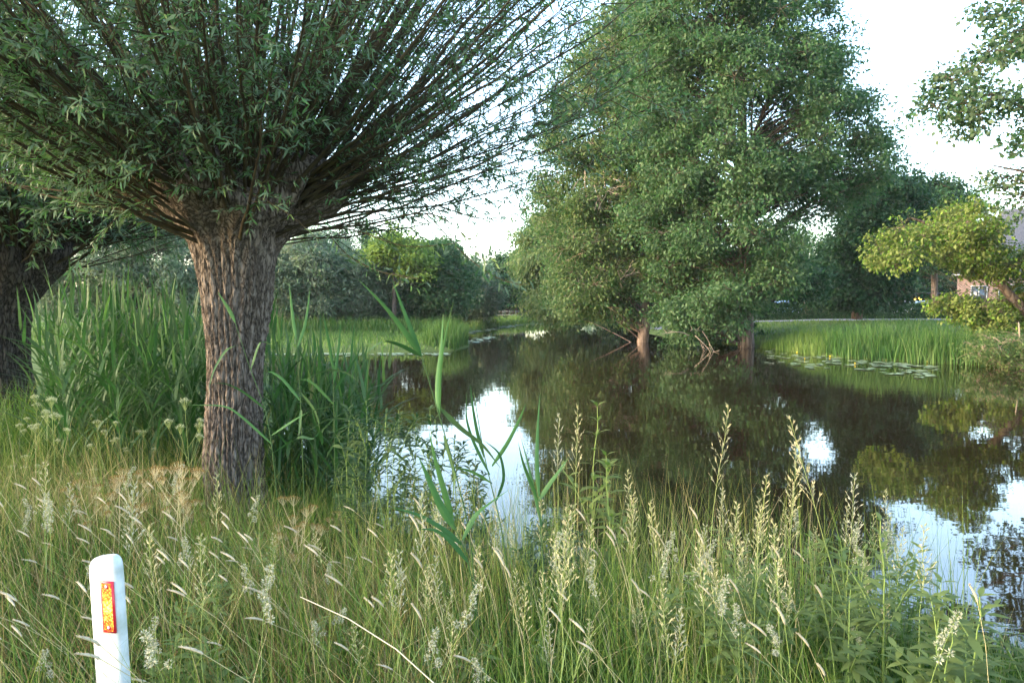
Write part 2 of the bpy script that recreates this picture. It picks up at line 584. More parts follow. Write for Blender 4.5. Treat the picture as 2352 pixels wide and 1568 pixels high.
# ------------------------------------------------------------------ trees from a crown outline with real depth
def poly_info(poly, q):
    poly = np.asarray(poly, float)
    x, y = q[:, 0], q[:, 1]
    ins = np.zeros(len(q), bool)
    d = np.full(len(q), 1e9)
    n = len(poly)
    for i in range(n):
        ax, ay = poly[i]
        bx, by = poly[(i + 1) % n]
        ex, ey = bx - ax, by - ay
        ey_ = ey if abs(ey) > 1e-9 else 1e-9
        ins ^= ((ay > y) != (by > y)) & (x < ex * (y - ay) / ey_ + ax)
        t = np.clip(((x - ax) * ex + (y - ay) * ey) / (ex * ex + ey * ey), 0, 1)
        d = np.minimum(d, np.hypot(x - ax - t * ex, y - ay - t * ey))
    return ins, d


def outline_tree(name, label, cat, poly, D, depth, trunks, n_clump, n_cl, n_leaf, L, W, leaf, bark='tree_bark', seed=1,
                 clump=.9, spread=.42, holes=(), droop=.25, group=None, minedge=6, flat=.55, six=False, limb=1.0, base=None, gap=-.35, var=.35):
    """poly: crown outline (photo units) at depth D; trunks: list of [(px,py,radius_m),...]; clumps of leaf sprays on limbs"""
    r = np.random.default_rng(seed)
    poly = np.asarray(poly, float)
    lo, hi = poly.min(0), poly.max(0)
    C = np.zeros((0, 3))
    tries = 0
    # clump centres, kept apart from one another
    s = D / FPX
    area = 0
    cand = r.uniform(lo, hi, (6000, 2))
    ins, d = poly_info(poly, cand)
    for hx, hy, hrx, hry in holes:
        ins &= ((cand[:, 0] - hx) / hrx) ** 2 + ((cand[:, 1] - hy) / hry) ** 2 > 1
    gs = clump * FPX / D * 1.5
    nzv = sines(cand[:, 0] / gs, cand[:, 1] / gs * 1.4, seed + 900, 9, .8, 2.6)
    ok = ins & (d > minedge) & (nzv > gap)
    cand, d = cand[ok], d[ok]
    dm = d.max()
    tnorm = np.minimum(1, d / dm)
    hd = depth * np.sqrt(np.maximum(0.02, 1 - (1 - tnorm) ** 2))
    off = r.uniform(-1, 1, len(cand))
    off = np.sign(off) * np.abs(off) ** .6 * hd
    pts = np.array([P(a, b, D) for a, b in cand])
    pts[:, 1] += off
    keep = []
    mind = clump * .55
    for i in range(len(pts)):
        if len(keep) >= n_clump:
            break
        if not keep or np.min(np.linalg.norm(pts[keep] - pts[i], axis=1)) > mind:
            keep.append(i)
    C = pts[keep]
    tr = []
    for t in trunks:
        pp = np.array([P(a, b, D) for a, b, _ in t])
        rr = np.array([c for _, _, c in t])
        if len(t[0]) > 2:
            pass
        tr.append((pp, rr))
    bz = tr[0][0][0].copy()
    if base is not None:
        bz = np.array(base)
    root = thing(name, label, cat, tuple(bz), 0, group)
    B, F = Geo(), Geo()
    T_all = []
    for pp, rr in tr:
        n = 24
        u = np.linspace(0, len(pp) - 1, n)
        q = np.stack([np.interp(u, np.arange(len(pp)), pp[:, i]) for i in range(3)], 1)
        for _ in range(3):
            q[1:-1] = (q[:-2] + 2 * q[1:-1] + q[2:]) / 4
        rad = np.interp(u, np.arange(len(rr)), rr)
        q[1:, :2] += np.cumsum(r.normal(0, .02 * rr[0], (n - 1, 2)), 0)
        tubes(B, q[None], rad[None], 12)
        T_all.append((q, rad))
    tq = np.concatenate([q for q, _ in T_all])
    trd = np.concatenate([x for _, x in T_all])
    # limbs
    m = len(C)
    A = np.zeros((m, 3))
    R0 = np.zeros(m)
    for i in range(m):
        hdist = np.hypot(tq[:, 0] - C[i, 0], tq[:, 1] - C[i, 1])
        want = C[i, 2] - .45 * hdist
        cost = np.abs(tq[:, 2] - want) + .35 * hdist
        j = int(np.argmin(cost))
        A[i], R0[i] = tq[j], trd[j]
    t = np.linspace(0, 1, 8)[None, :, None]
    mid = A * .5 + C * .5
    mid[:, 2] += .12 * np.linalg.norm(C - A, axis=1)
    mid += r.normal(0, .25, mid.shape) * clump
    path = (1 - t) ** 2 * A[:, None] + 2 * t * (1 - t) * mid[:, None] + t ** 2 * C[:, None]
    ln = np.linalg.norm(C - A, axis=1)
    r0 = np.minimum(R0 * .45, .009 * ln + .015) * limb
    tubes(B, path, r0[:, None] * (1 - t[..., 0] * .8), 6)
    # twigs to leaf sprays
    cl = np.repeat(C, n_cl, 0)
    o = nrm(r.normal(0, 1, cl.shape)) * (r.uniform(.25, 1, len(cl)) ** .6)[:, None] * clump * r.uniform(.75, 1.25, len(cl))[:, None]
    csz = np.clip(r.normal(1, var, m), .45, 1.8)
    o *= np.repeat(csz, n_cl)[:, None]
    o[:, 2] *= flat
    S = cl + o
    t = np.linspace(0, 1, 4)[None, :, None]
    tw = cl[:, None] + o[:, None] * t
    tw[:, :, 2] += .08 * np.sin(t[..., 0] * 3.1)
    tubes(B, tw, np.broadcast_to((.012 - .008 * t[..., 0]) * max(1, D / 40), tw.shape[:2]), 4)
    # leaves
    n = len(S) * n_leaf
    Sr = np.repeat(S, n_leaf, 0)
    g = r.normal(0, 1, (n, 3)) * np.array([spread, spread, spread * .55])
    pos = Sr + g
    outd = nrm(pos - np.repeat(cl, n_leaf, 0))
    d = outd * .6 + r.normal(0, .6, (n, 3)) - np.array([0, 0, droop])
    up = r.normal(0, .55, (n, 3)) + outd * .35 + np.array([0, 0, .8])
    ctone = np.repeat(np.repeat(r.normal(.48, .22, m), n_cl) + r.normal(0, .12, m * n_cl), n_leaf)
    tone = np.clip(ctone + r.normal(0, .2, n), 0, 1)
    Ls = L * r.uniform(.65, 1.3, n)
    (leaves6 if six else leaves4)(F, pos, d, up, Ls, Ls * (W / L), tone)
    local(B, bz)
    local(F, bz)
    B.build('trunk', M[bark], root, smooth=True)
    F.build('crown', M[leaf], root)
    return root


# the tall ash over the water, the one beside it, and the trees round them
outline_tree('ash_tree', 'tall spreading green ash with dark straight trunk, tallest crown against the sky', 'tree',
             [(1560, -300), (1690, -370), (1800, -250), (1850, -60), (1880, 60), (1908, 150), (1945, 215), (1990, 300), (2025, 365), (2040, 420), (2005, 470), (1940, 515), (1880, 590), (1850, 680), (1750, 715),
              (1690, 760), (1600, 790), (1540, 780), (1510, 700), (1480, 600), (1440, 480), (1420, 330), (1440, 120), (1480, -120)],
             40.5, 5.5, [[(1714, 800, .46), (1710, 690, .38), (1706, 480, .30), (1704, 280, .24), (1700, 60, .16), (1700, -200, .07), (1702, -360, .03)],
                         [(1700, 420, .18), (1672, 250, .14), (1640, 60, .09), (1610, -120, .04)],
                         [(1706, 380, .16), (1760, 240, .11), (1820, 60, .07), (1850, -60, .03)]],
             520, 12, 38, .22, .10, 'ash_leaf', seed=11, clump=.9, spread=.36, flat=.68, gap=-.28, minedge=3, var=.45,
             holes=[(1720, 300, 48, 50), (1800, 488, 80, 18), (1890, 545, 52, 40), (1640, 335, 22, 30), (1845, 330, 26, 16), (1600, 200, 18, 18), (1780, 170, 20, 16)])
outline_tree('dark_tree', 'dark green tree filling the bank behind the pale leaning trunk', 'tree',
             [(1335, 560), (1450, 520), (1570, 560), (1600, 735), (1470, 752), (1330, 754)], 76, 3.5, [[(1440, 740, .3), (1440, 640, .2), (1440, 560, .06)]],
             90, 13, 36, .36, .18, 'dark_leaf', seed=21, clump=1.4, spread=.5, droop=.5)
outline_tree('ash_tree', 'bushy olive green tree with pale leaning trunk at the water, branches drooping to the surface', 'tree',
             [(1430, 10), (1500, -120), (1560, -60), (1580, 120), (1590, 330), (1600, 520), (1590, 650), (1545, 720), (1500, 690), (1455, 690), (1425, 735), (1340, 745), (1290, 700), (1260, 600), (1245, 480), (1230, 400), (1275, 290), (1295, 160), (1360, 70)],
             46, 4.6, [[(1474, 800, .36), (1483, 730, .33), (1480, 600, .26), (1465, 400, .18), (1455, 200, .10), (1460, 20, .04)]],
             380, 12, 38, .22, .10, 'ash_leaf_warm', 'pale_bark', seed=12, clump=.95, spread=.4, droop=.6, flat=.8, gap=-.32, limb=.7, minedge=3, var=.45)
outline_tree('weeping_tree', 'pale green drooping tree trailing into the water, behind the leaning trunk', 'tree',
             [(1200, 540), (1240, 500), (1300, 480), (1380, 600), (1375, 750), (1310, 752), (1255, 745), (1212, 700), (1196, 640), (1190, 580)],
             72, 5.0, [[(1290, 742, .40), (1288, 640, .3), (1285, 560, .14), (1285, 510, .06)]],
             120, 14, 40, .36, .14, 'ash_leaf_warm', seed=13, clump=1.4, spread=.5, droop=1.2)
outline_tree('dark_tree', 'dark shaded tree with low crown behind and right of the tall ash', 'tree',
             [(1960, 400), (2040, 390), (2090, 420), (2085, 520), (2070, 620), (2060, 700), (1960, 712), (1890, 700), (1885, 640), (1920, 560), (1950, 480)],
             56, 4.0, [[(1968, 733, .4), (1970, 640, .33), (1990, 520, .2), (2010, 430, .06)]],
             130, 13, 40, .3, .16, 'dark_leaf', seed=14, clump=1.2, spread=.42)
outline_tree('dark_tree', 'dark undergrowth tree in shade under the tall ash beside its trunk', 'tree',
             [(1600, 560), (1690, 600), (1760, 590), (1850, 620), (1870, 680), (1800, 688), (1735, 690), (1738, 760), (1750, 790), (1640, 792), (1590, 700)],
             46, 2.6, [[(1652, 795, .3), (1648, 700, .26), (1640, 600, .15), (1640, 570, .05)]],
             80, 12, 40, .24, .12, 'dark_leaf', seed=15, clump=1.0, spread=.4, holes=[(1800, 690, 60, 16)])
outline_tree('round_tree', 'dark green round topped tree behind the yellow oak', 'tree',
             [(2085, 450), (2110, 425), (2150, 425), (2170, 460), (2172, 560), (2160, 610), (2100, 625), (2075, 560)],
             72, 5, [[(2148, 738, .35), (2145, 600, .25), (2140, 460, .1)]],
             110, 13, 40, .36, .18, 'dark_leaf', seed=16, clump=1.5, spread=.5)
outline_tree('distant_tree', 'pale hazy tree far beyond the road, seen in the gap right of the ash trunk', 'tree',
             [(1800, 560), (1850, 530), (1900, 545), (1950, 560), (1960, 650), (1940, 710), (1790, 710)],
             100, 5, [[(1880, 722, .35), (1880, 640, .2), (1880, 570, .1)]],
             60, 12, 16, .4, .17, 'ash_leaf', seed=17, clump=1.9, spread=.65)
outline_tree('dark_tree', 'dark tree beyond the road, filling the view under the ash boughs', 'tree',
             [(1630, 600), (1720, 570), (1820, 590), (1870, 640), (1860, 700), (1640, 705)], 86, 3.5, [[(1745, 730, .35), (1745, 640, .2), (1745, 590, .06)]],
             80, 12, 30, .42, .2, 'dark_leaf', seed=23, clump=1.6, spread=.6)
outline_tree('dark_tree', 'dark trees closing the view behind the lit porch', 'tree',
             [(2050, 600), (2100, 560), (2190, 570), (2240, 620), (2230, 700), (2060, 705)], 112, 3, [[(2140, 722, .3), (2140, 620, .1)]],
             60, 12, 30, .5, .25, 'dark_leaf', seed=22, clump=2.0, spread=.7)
outline_tree('oak_tree', 'sunlit yellow green oak with a leaning mossy limb on the right bank', 'tree',
             [(2010, 592), (2048, 552), (2062, 490), (2090, 500), (2115, 466), (2180, 458), (2225, 475), (2262, 510), (2258, 555), (2300, 580), (2330, 560), (2400, 590), (2480, 700), (2480, 850), (2330, 842), (2290, 800), (2275, 760), (2235, 735), (2165, 700), (2160, 682), (2235, 690), (2290, 712), (2312, 690), (2285, 640), (2200, 600), (2165, 612), (2130, 640), (2095, 615), (2065, 622)],
             30, 2.4, [[(2440, 850, .3), (2410, 760, .24), (2330, 690, .18), (2280, 630, .15), (2220, 570, .11), (2150, 520, .07), (2090, 500, .04)],
                       [(2410, 760, .18), (2425, 660, .13), (2430, 560, .08)],
                       [(2330, 690, .07), (2250, 690, .05), (2180, 700, .03)]],
             330, 8, 16, .15, .09, 'oak_leaf_light', seed=28, clump=.48, spread=.18, limb=.25, minedge=1, gap=-.03, var=.6, flat=.9, droop=.5,
             holes=[(2225, 655, 48, 30), (2305, 545, 40, 40), (2130, 560, 18, 14), (2190, 525, 14, 16)])
outline_tree('oak_tree', 'open branched oak reaching in from the right edge, leaves dark against white sky', 'tree',
             [(2260, -420), (2420, -520), (2700, -500), (2900, -200), (2900, 200), (2760, 480), (2560, 560), (2430, 500), (2330, 440), (2260, 400), (2185, 400), (2200, 330), (2225, 290), (2150, 250), (2140, 190), (2190, 150), (2130, 130), (2150, 95), (2220, 60), (2250, -60), (2230, -250)],
             24, 3.8, [[(2640, 880, .38), (2630, 640, .32), (2600, 380, .26), (2570, 120, .18), (2560, -200, .08), (2560, -400, .03)],
                       [(2600, 420, .14), (2480, 330, .10), (2360, 250, .06), (2240, 200, .025)],
                       [(2570, 160, .10), (2440, 70, .07), (2320, -20, .03)],
                       [(2620, 540, .12), (2500, 450, .08), (2380, 400, .05), (2280, 380, .02)]],
             170, 9, 20, .19, .11, 'oak_leaf', seed=19, clump=.8, spread=.24, gap=-.1, minedge=3, limb=.6)
outline_tree('bank_shrub', 'low tangled shrub with reddish dead twigs at the right water edge', 'shrub',
             [(2250, 775), (2300, 770), (2420, 760), (2480, 800), (2460, 865), (2330, 862), (2270, 840), (2235, 790)],
             27.5, 1.2, [[(2350, 860, .05), (2345, 800, .04), (2340, 740, .02)], [(2400, 860, .05), (2410, 760, .02)]],
             55, 11, 18, .12, .05, 'ash_leaf_warm', 'twig_dead', seed=20, clump=.5, spread=.2)

# dead brushwood caught in the two waterside trees
def dead_brush(parent, px, py, D, rpx, n, seed, down=.3):
    r = np.random.default_rng(seed)
    G = Geo()
    for _ in range(n):
        b = P(px + r.normal(0, rpx * .4), py + r.normal(0, rpx * .35), D - 3.6 + r.uniform(-.6, .6))
        d = nrm(r.normal(0, 1, 3) + np.array([.2, -.3, -down]))
        L = r.uniform(.5, 1.7)
        t = np.linspace(0, 1, 6)[:, None]
        q = b + d * L * t + np.array([0, 0, -.25 * L]) * t ** 2 + np.cumsum(r.normal(0, .04, (6, 3)), 0)
        tubes(G, q[None], np.linspace(.022, .008, 6)[None], 4)
        for j in range(3):
            e = q[2 + j] + nrm(d + r.normal(0, .7, 3)) * r.uniform(.2, .6)
            tubes(G, np.stack([q[2 + j], (q[2 + j] + e) / 2 + r.normal(0, .03, 3), e])[None], np.array([[.012, .009, .006]]), 4)
    local(G, parent.location)
    G.build('dead_branches', M['twig_dead'], parent)


_trees = [o for o in COL.objects if o.name.startswith('ash_tree')]
dead_brush(_trees[1], 1375, 440, 46, 60, 34, 91)
dead_brush(_trees[1], 1440, 640, 46, 40, 7, 92, .1)
dead_brush(_trees[0], 1600, 770, 40.5, 26, 6, 93, .5)

# willow shrubs and trees along the far left field
WG = 'grey green willows along the far left field'
far = [
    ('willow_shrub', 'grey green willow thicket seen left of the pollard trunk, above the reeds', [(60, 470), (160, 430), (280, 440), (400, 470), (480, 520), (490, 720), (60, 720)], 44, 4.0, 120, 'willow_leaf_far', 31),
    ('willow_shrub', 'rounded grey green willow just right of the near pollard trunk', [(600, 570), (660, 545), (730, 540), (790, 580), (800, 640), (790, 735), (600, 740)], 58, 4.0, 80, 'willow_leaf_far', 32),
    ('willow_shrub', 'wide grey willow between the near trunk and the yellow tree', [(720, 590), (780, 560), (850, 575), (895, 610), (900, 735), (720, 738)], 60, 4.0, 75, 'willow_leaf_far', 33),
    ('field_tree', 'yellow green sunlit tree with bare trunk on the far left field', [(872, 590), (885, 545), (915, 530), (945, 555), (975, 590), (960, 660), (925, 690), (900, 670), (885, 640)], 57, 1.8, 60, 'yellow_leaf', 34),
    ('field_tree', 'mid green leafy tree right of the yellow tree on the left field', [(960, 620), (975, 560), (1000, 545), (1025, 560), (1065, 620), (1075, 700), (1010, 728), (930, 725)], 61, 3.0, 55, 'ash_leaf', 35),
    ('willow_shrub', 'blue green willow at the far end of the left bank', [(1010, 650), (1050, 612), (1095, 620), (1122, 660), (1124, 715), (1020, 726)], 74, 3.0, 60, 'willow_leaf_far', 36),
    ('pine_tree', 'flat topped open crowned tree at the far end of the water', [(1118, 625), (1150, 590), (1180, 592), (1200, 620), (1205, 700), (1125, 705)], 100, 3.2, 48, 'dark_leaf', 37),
]
for nm, lb, po, D, dep, nc, lf, sd in far:
    po = np.array(po, float)
    cx = po[:, 0].mean() if nm != 'field_tree' else po[:, 0].mean() - 15
    gy_ = 697 + (CAMZ - gz(WX(cx, D), D)) * FPX / D
    sm = D / 60
    outline_tree(nm, lb, 'tree' if 'shrub' not in nm else 'shrub', po, D, dep,
                 [[(cx, gy_, .22), (cx + 3, gy_ - 50, .18), (cx + 2, po[:, 1].min() + 60, .1), (cx, po[:, 1].min() + 15, .04)]],
                 int(nc * (1.7 if nm == 'field_tree' else 1.5)), 13, (13 if 'pine' in nm else 26 if nm == 'field_tree' else 40), .34 * sm, (.11 if 'willow' in nm else .17) * sm, lf, seed=sd, clump=1.15 * sm, spread=.42 * sm, droop=.1,
                 flat=.8 if 'willow' in nm else .4 if 'pine' in nm else .55, gap=-.4 if 'willow' in nm else -.1)
for px, top, D, sd, lb in [(787, 520, 95, 41, 'thin tall poplar tip above the grey willows, nearer the trunk'), (842, 515, 95, 42, 'thin tall poplar above the willows, left of the yellow tree')]:
    outline_tree('poplar_tree', lb, 'tree', [(px - 14, 700), (px - 16, 600), (px - 6, top), (px + 6, top), (px + 16, 600), (px + 14, 700)], D, .8,
                 [[(px, 723, .2), (px, 600, .12), (px, top + 8, .03)]], 40, 10, 14, .4, .16, 'dark_leaf', seed=sd, clump=.8, spread=.4, minedge=2, flat=1.3)

# far wood closing the view behind everything
F = Geo()
r = np.random.default_rng(50)
n = 26000
xx = r.uniform(-170, 190, n)
yy = r.uniform(150, 172, n)
hh = 5.5 + 3.5 * sines(xx, xx * 0, 51, 6, .03, .25)
pxl = xx / yy * FPX + CX
hh = np.where((pxl > 1060) & (pxl < 1330), 2.2, np.where(pxl > 1560, 6.0, hh))
zz = .5 + hh * (1 - r.uniform(0, 1, n) ** 1.6)
pos = np.stack([xx, yy, zz], -1)
leaves4(F, pos, r.normal(0, 1, (n, 3)), r.normal(0, .6, (n, 3)) + [0, 0, .8], 1.3, .7, np.clip(r.normal(.5, .25, n), 0, 1))
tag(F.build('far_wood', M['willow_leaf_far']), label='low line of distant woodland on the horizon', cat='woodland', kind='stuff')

# ------------------------------------------------------------------ pollard willows
def pollard(name, label, px0, Y, prof, n_shoot, seed, n_twig, n_leaf, Lsh, reach=1.0, relief=.022, bark='willow_bark'):
    """prof: (photo row, left x, right x) rows at depth Y from the ground up"""
    r = np.random.default_rng(seed)
    prof = sorted(prof, key=lambda a: -a[0])
    zs = np.array([P(px0, a[0], Y)[2] for a in prof])
    cxs = np.array([WX((a[1] + a[2]) / 2, Y) for a in prof])
    rs = np.array([(a[2] - a[1]) / 2 / FPX * Y for a in prof])
    base = np.array([cxs[0], Y, gz(cxs[0], Y) - .05])
    zs[0] = base[2] - .1
    root = thing(name, label, 'tree', tuple(base), 0)
    nz, na = 300, 288
    z = np.linspace(zs[0], zs[-1], nz)
    def smooth_interp(v):
        y = np.interp(z, zs, v)
        for _ in range(6):
            y[1:-1] = (y[:-2] + 2 * y[1:-1] + y[2:]) / 4
        return y
    R, CXx = smooth_interp(rs), smooth_interp(cxs)
    th = np.linspace(0, 2 * np.pi, na, endpoint=False)
    TH, Z = np.meshgrid(th, z, indexing='xy')
    zr = Z - zs[0]
    headw = np.clip((zr - (zs[-1] - zs[0]) * .72) / ((zs[-1] - zs[0]) * .2), 0, 1)
    lump = sum(a * np.sin(k * TH + p + f * Z) for a, k, p, f in zip((.10, .08, .07, .05, .05), (2, 3, 5, 8, 11), r.uniform(0, 6, 5), r.uniform(-7, 7, 5)))
    rr = np.repeat(R[:, None], na, 1) * (.92 + .08 * headw + lump * (.25 + 1.25 * headw))
    # furrowed bark, real relief
    warp = sum(a * np.sin(k * TH + f * Z + p) for a, k, f, p in zip((.9, .6, .5, .35, .3), (1, 3, 4, 7, 2), r.uniform(.6, 3.2, 5), r.uniform(0, 6, 5)))
    ridge = np.abs(np.sin(TH * 14 + warp * 1.2 + .35 * np.sin(Z * 7 + 3 * np.sin(TH * 5)))) ** .55
    brk = .5 + .5 * np.sin(Z * 38 + 9 * np.sin(TH * 9 + warp) + 5 * np.sin(TH * 23))
    fine = np.sin(TH * 61 + Z * 70 + warp * 6) * np.sin(TH * 37 - Z * 110 + warp * 9)
    rr = rr + relief * (ridge * (.65 + .35 * brk) - .45) + relief * .12 * fine
    flare = np.exp(-zr / .18)
    rr = rr * (1 + .22 * flare * (1 + .5 * np.sin(5 * TH + 1)))
    X = CXx[:, None] + rr * np.cos(TH)
    Yv = Y + rr * np.sin(TH)
    V = np.stack([X, Yv, Z], -1)
    T = Geo()
    idx = np.arange(nz * na).reshape(nz, na)
    T.add(V, [np.stack([idx[:-1], np.roll(idx, -1, 1)[:-1], np.roll(idx, -1, 1)[1:], idx[1:]], -1).reshape(-1, 4)])
    cap = np.array([[CXx[-1], Y, z[-1] + .05]])
    # closed crown of the head
    T.v.append(cap.astype(np.float32))
    ci = T.n
    T.n += 1
    top = idx[-1]
    tri = np.stack([top, np.roll(top, -1), np.full(na, ci)], -1)
    T.f.append(tri)
    T.t.append(np.full(na, .5, np.float32))
    local(T, base)
    T.build('trunk', M[bark], root, smooth=True)
    # shoots
    hz = (zs[-1] - zs[0])
    m = n_shoot
    az = r.uniform(0, 2 * np.pi, m)
    el = np.arcsin(np.clip(.08 + .915 * r.uniform(0, 1, m) ** .82, .08, .995))
    front = np.clip(-np.sin(az), 0, 1)
    el = np.maximum(el, front * math.radians(24) * r.uniform(.7, 1.2, m))
    zo = zs[-1] - hz * np.abs(r.normal(0, .07, m)) - hz * .09 * (np.cos(el))
    Ro = np.interp(zo, z, R) * .82 * np.clip(np.cos(el) * 1.15, .05, 1)
    o = np.stack([np.interp(zo, z, CXx) + Ro * np.cos(az), Y + Ro * np.sin(az), zo], -1)
    d = np.stack([np.cos(el) * np.cos(az), np.cos(el) * np.sin(az), np.sin(el)], -1)
    Ls = Lsh * r.uniform(.55, 1.1, m) * reach
    # shoots towards the viewer are the shorter ones
    Ls *= np.where(d[:, 1] < -.3, .72, 1.0) * np.interp(d[:, 0], [.2, .9], [1.0, 1.02])
    k = 10
    t = np.linspace(0, 1, k)
    path = o[:, None] + d[:, None] * (Ls[:, None, None] * t[None, :, None])
    path[:, :, 2] += (.16 * Ls * np.cos(el))[:, None] * t ** 2
    path[:, 1:, :] += np.cumsum(r.normal(0, .022, (m, k - 1, 3)), 1) * (Ls / 3)[:, None, None]
    r0 = r.uniform(.012, .036, m) * (.42 + .58 * np.sin(np.abs(el)))
    B = Geo()
    tubes(B, path, r0[:, None] * (1 - t[None] * .85), 6)
    # side twigs
    nt_ = n_twig
    ti = np.repeat(np.arange(m), nt_)
    tt = r.uniform(.05, 1.0, len(ti)) ** .7
    fi = tt * (k - 1)
    i0 = np.minimum(fi.astype(int), k - 2)
    fr = (fi - i0)[:, None]
    st = path[ti, i0] * (1 - fr) + path[ti, i0 + 1] * fr
    sd = nrm(path[ti, i0 + 1] - path[ti, i0])
    td = nrm(sd * .8 + nrm(r.normal(0, 1, sd.shape)) * .75 + np.array([0, 0, .05]))
    tl = r.uniform(.25, .75, len(ti)) * (1.1 - .4 * tt)
    kk = 5
    t2 = np.linspace(0, 1, kk)
    tp = st[:, None] + td[:, None] * (tl[:, None, None] * t2[None, :, None])
    tp[:, :, 2] -= (.18 * tl)[:, None] * t2 ** 2 * r.uniform(-.4, 1.4, len(ti))[:, None]
    tubes(B, tp, np.broadcast_to(.0042 - .003 * t2, tp.shape[:2]), 4)
    # leaves along the twigs
    li = np.repeat(np.arange(len(ti)), n_leaf)
    # the side over the water is thinner in leaf than the landward side
    li = li[r.uniform(0, 1, len(li)) < np.interp(st[li, 0] - cxs[-1], [-.6, .5], [1.0, .62])]
    n = len(li)
    lt = np.clip(r.uniform(.08, 1.04, n), 0, 1)
    f2 = lt * (kk - 1)
    j0 = np.minimum(f2.astype(int), kk - 2)
    fr = (f2 - j0)[:, None]
    pos = tp[li, j0] * (1 - fr) + tp[li, j0 + 1] * fr
    ax = nrm(tp[li, j0 + 1] - tp[li, j0])
    ld = ax * .75 + nrm(r.normal(0, 1, (n, 3))) * .8 - np.array([0, 0, .22])
    up = r.normal(0, .6, (n, 3)) + np.array([0, 0, .7])
    LL = r.uniform(.042, .092, n) * (Y / 6.3 if Y > 8 else 1)
    Fo = Geo()
    leaves6(Fo, pos, ld, up, LL, LL * r.uniform(.15, .22, n), np.clip(r.normal(.45, .22, n), 0, 1), droop=.18)
    local(B, base)
    local(Fo, base)
    B.build('branches', M['shoot_bark'], root, smooth=True)
    Fo.build('foliage', M['willow_leaf'], root)
    return root, base, Lsh


pollard('pollard_willow', 'big pollarded willow with thick furrowed trunk and fan of shoots beside the pond', 540, 6.3,
        [(1245, 455, 640), (1180, 462, 618), (1100, 463, 602), (1060, 463, 598), (1000, 470, 595), (900, 475, 600), (800, 476, 605), (740, 472, 612), (700, 469, 620), (650, 462, 628), (600, 450, 636), (560, 436, 648),
         (535, 424, 664), (510, 410, 700), (480, 396, 738), (450, 392, 752), (420, 396, 756), (390, 410, 745), (365, 440, 715), (350, 480, 670)],
        340, 101, 18, 25, 4.2, relief=.038)
pollard('pollard_willow', 'shaded pollard willow at the left edge behind the reeds', 30, 10.2,
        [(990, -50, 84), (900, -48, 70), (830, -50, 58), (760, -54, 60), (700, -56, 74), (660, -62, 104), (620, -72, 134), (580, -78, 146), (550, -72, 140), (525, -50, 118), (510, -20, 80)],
        240, 102, 19, 16, 4.6, relief=.034, bark='willow_bark_shaded')

# thin bare twigs hanging from the near willow over the water
G = Geo()
for pts in ([(735, 520), (820, 528), (930, 570), (1040, 560)], [(740, 525), (900, 500), (1000, 480), (1090, 560), (1120, 610)], [(760, 545), (800, 590), (870, 625), (960, 640)],
            [(990, 500), (1070, 590), (1140, 640), (1200, 655)], [(1000, 470), (1100, 505), (1180, 495), (1225, 470)]):
    q = np.array([P(a, b, 6.3 - .4 * i) for i, (a, b) in enumerate(pts)])
    u = np.linspace(0, len(q) - 1, 16)
    s = np.stack([np.interp(u, np.arange(len(q)), q[:, i]) for i in range(3)], 1)
    for _ in range(3):
        s[1:-1] = (s[:-2] + 2 * s[1:-1] + s[2:]) / 4
    tubes(G, s[None], np.linspace(.006, .002, 16)[None], 4)
    # sparse leaf tufts
    rr = np.random.default_rng(len(pts) + int(pts[0][0]))
    ii = rr.integers(3, 16, 60)
    leaf_pos = s[ii] + rr.normal(0, .03, (60, 3))
    if 'HANG' not in globals():
        HANG = Geo()
    leaves6(HANG, leaf_pos, rr.normal(0, 1, (60, 3)) + [.5, 0, -.5], rr.normal(0, .6, (60, 3)) + [0, 0, .7], rr.uniform(.05, .09, 60), .014, rr.uniform(0, 1, 60), droop=.2)
wil = [o for o in COL.objects if o.name == 'pollard_willow'][0]
local(G, wil.location)
local(HANG, wil.location)
G.build('hanging_twigs', M['shoot_bark'], wil, smooth=True)
HANG.build('twig_leaves', M['willow_leaf'], wil)


# ------------------------------------------------------------------ reed beds and bank grass (stuff)
def reeds(G, xs, ys, hs, r, n_leaf=9, Lr=(.38, .66), Wd=.032, lean=0.19, stemr=.004):
    m = len(xs)
    zb = np.maximum(ground_z(xs, ys), -.15)
    az = r.uniform(0, 6.28, m)
    k = 6
    t = np.linspace(0, 1, k)
    ln = np.abs(r.normal(0, lean, m))
    dx, dy = np.cos(az) * ln * hs, np.sin(az) * ln * hs
    path = np.stack([xs[:, None] + dx[:, None] * t ** 1.6, ys[:, None] + dy[:, None] * t ** 1.6, zb[:, None] + hs[:, None] * t], -1)
    tubes(G, path, np.broadcast_to(stemr * (1 - .6 * t), (m, k)), 4, .6)
    for j in range(n_leaf):
        f = np.clip(.22 + .78 * (j + r.uniform(0, .6, m)) / n_leaf, 0, 1)
        a = az + j * np.pi + r.normal(0, .5, m)
        fi = np.minimum((f * (k - 1)).astype(int), k - 2)
        fr = (f * (k - 1) - fi)[:, None]
        b = path[np.arange(m), fi] * (1 - fr) + path[np.arange(m), fi + 1] * fr
        L = r.uniform(*Lr, m) * (1.15 - .35 * f)
        steep = np.where(f > .85, r.uniform(.05, .35, m), r.uniform(.35, 1.5, m))
        ribbons(G, b, L, np.stack([np.cos(a), np.sin(a)], -1), steep, Wd * r.uniform(.6, 1.2, m), np.clip(r.normal(.45, .22, m), 0, 1), levels=(0, .12, .35, .6, .82, 1), power=1.5, shape='reed', facing=a + np.pi / 2 + r.normal(0, .4, m))


r = np.random.default_rng(60)


def scatter(poly, n, r):
    poly = np.asarray(poly, float)
    lo, hi = poly.min(0), poly.max(0)
    q = r.uniform(lo, hi, (n * 6, 2))
    ins, _ = poly_info(poly, q)
    return q[ins][:n]


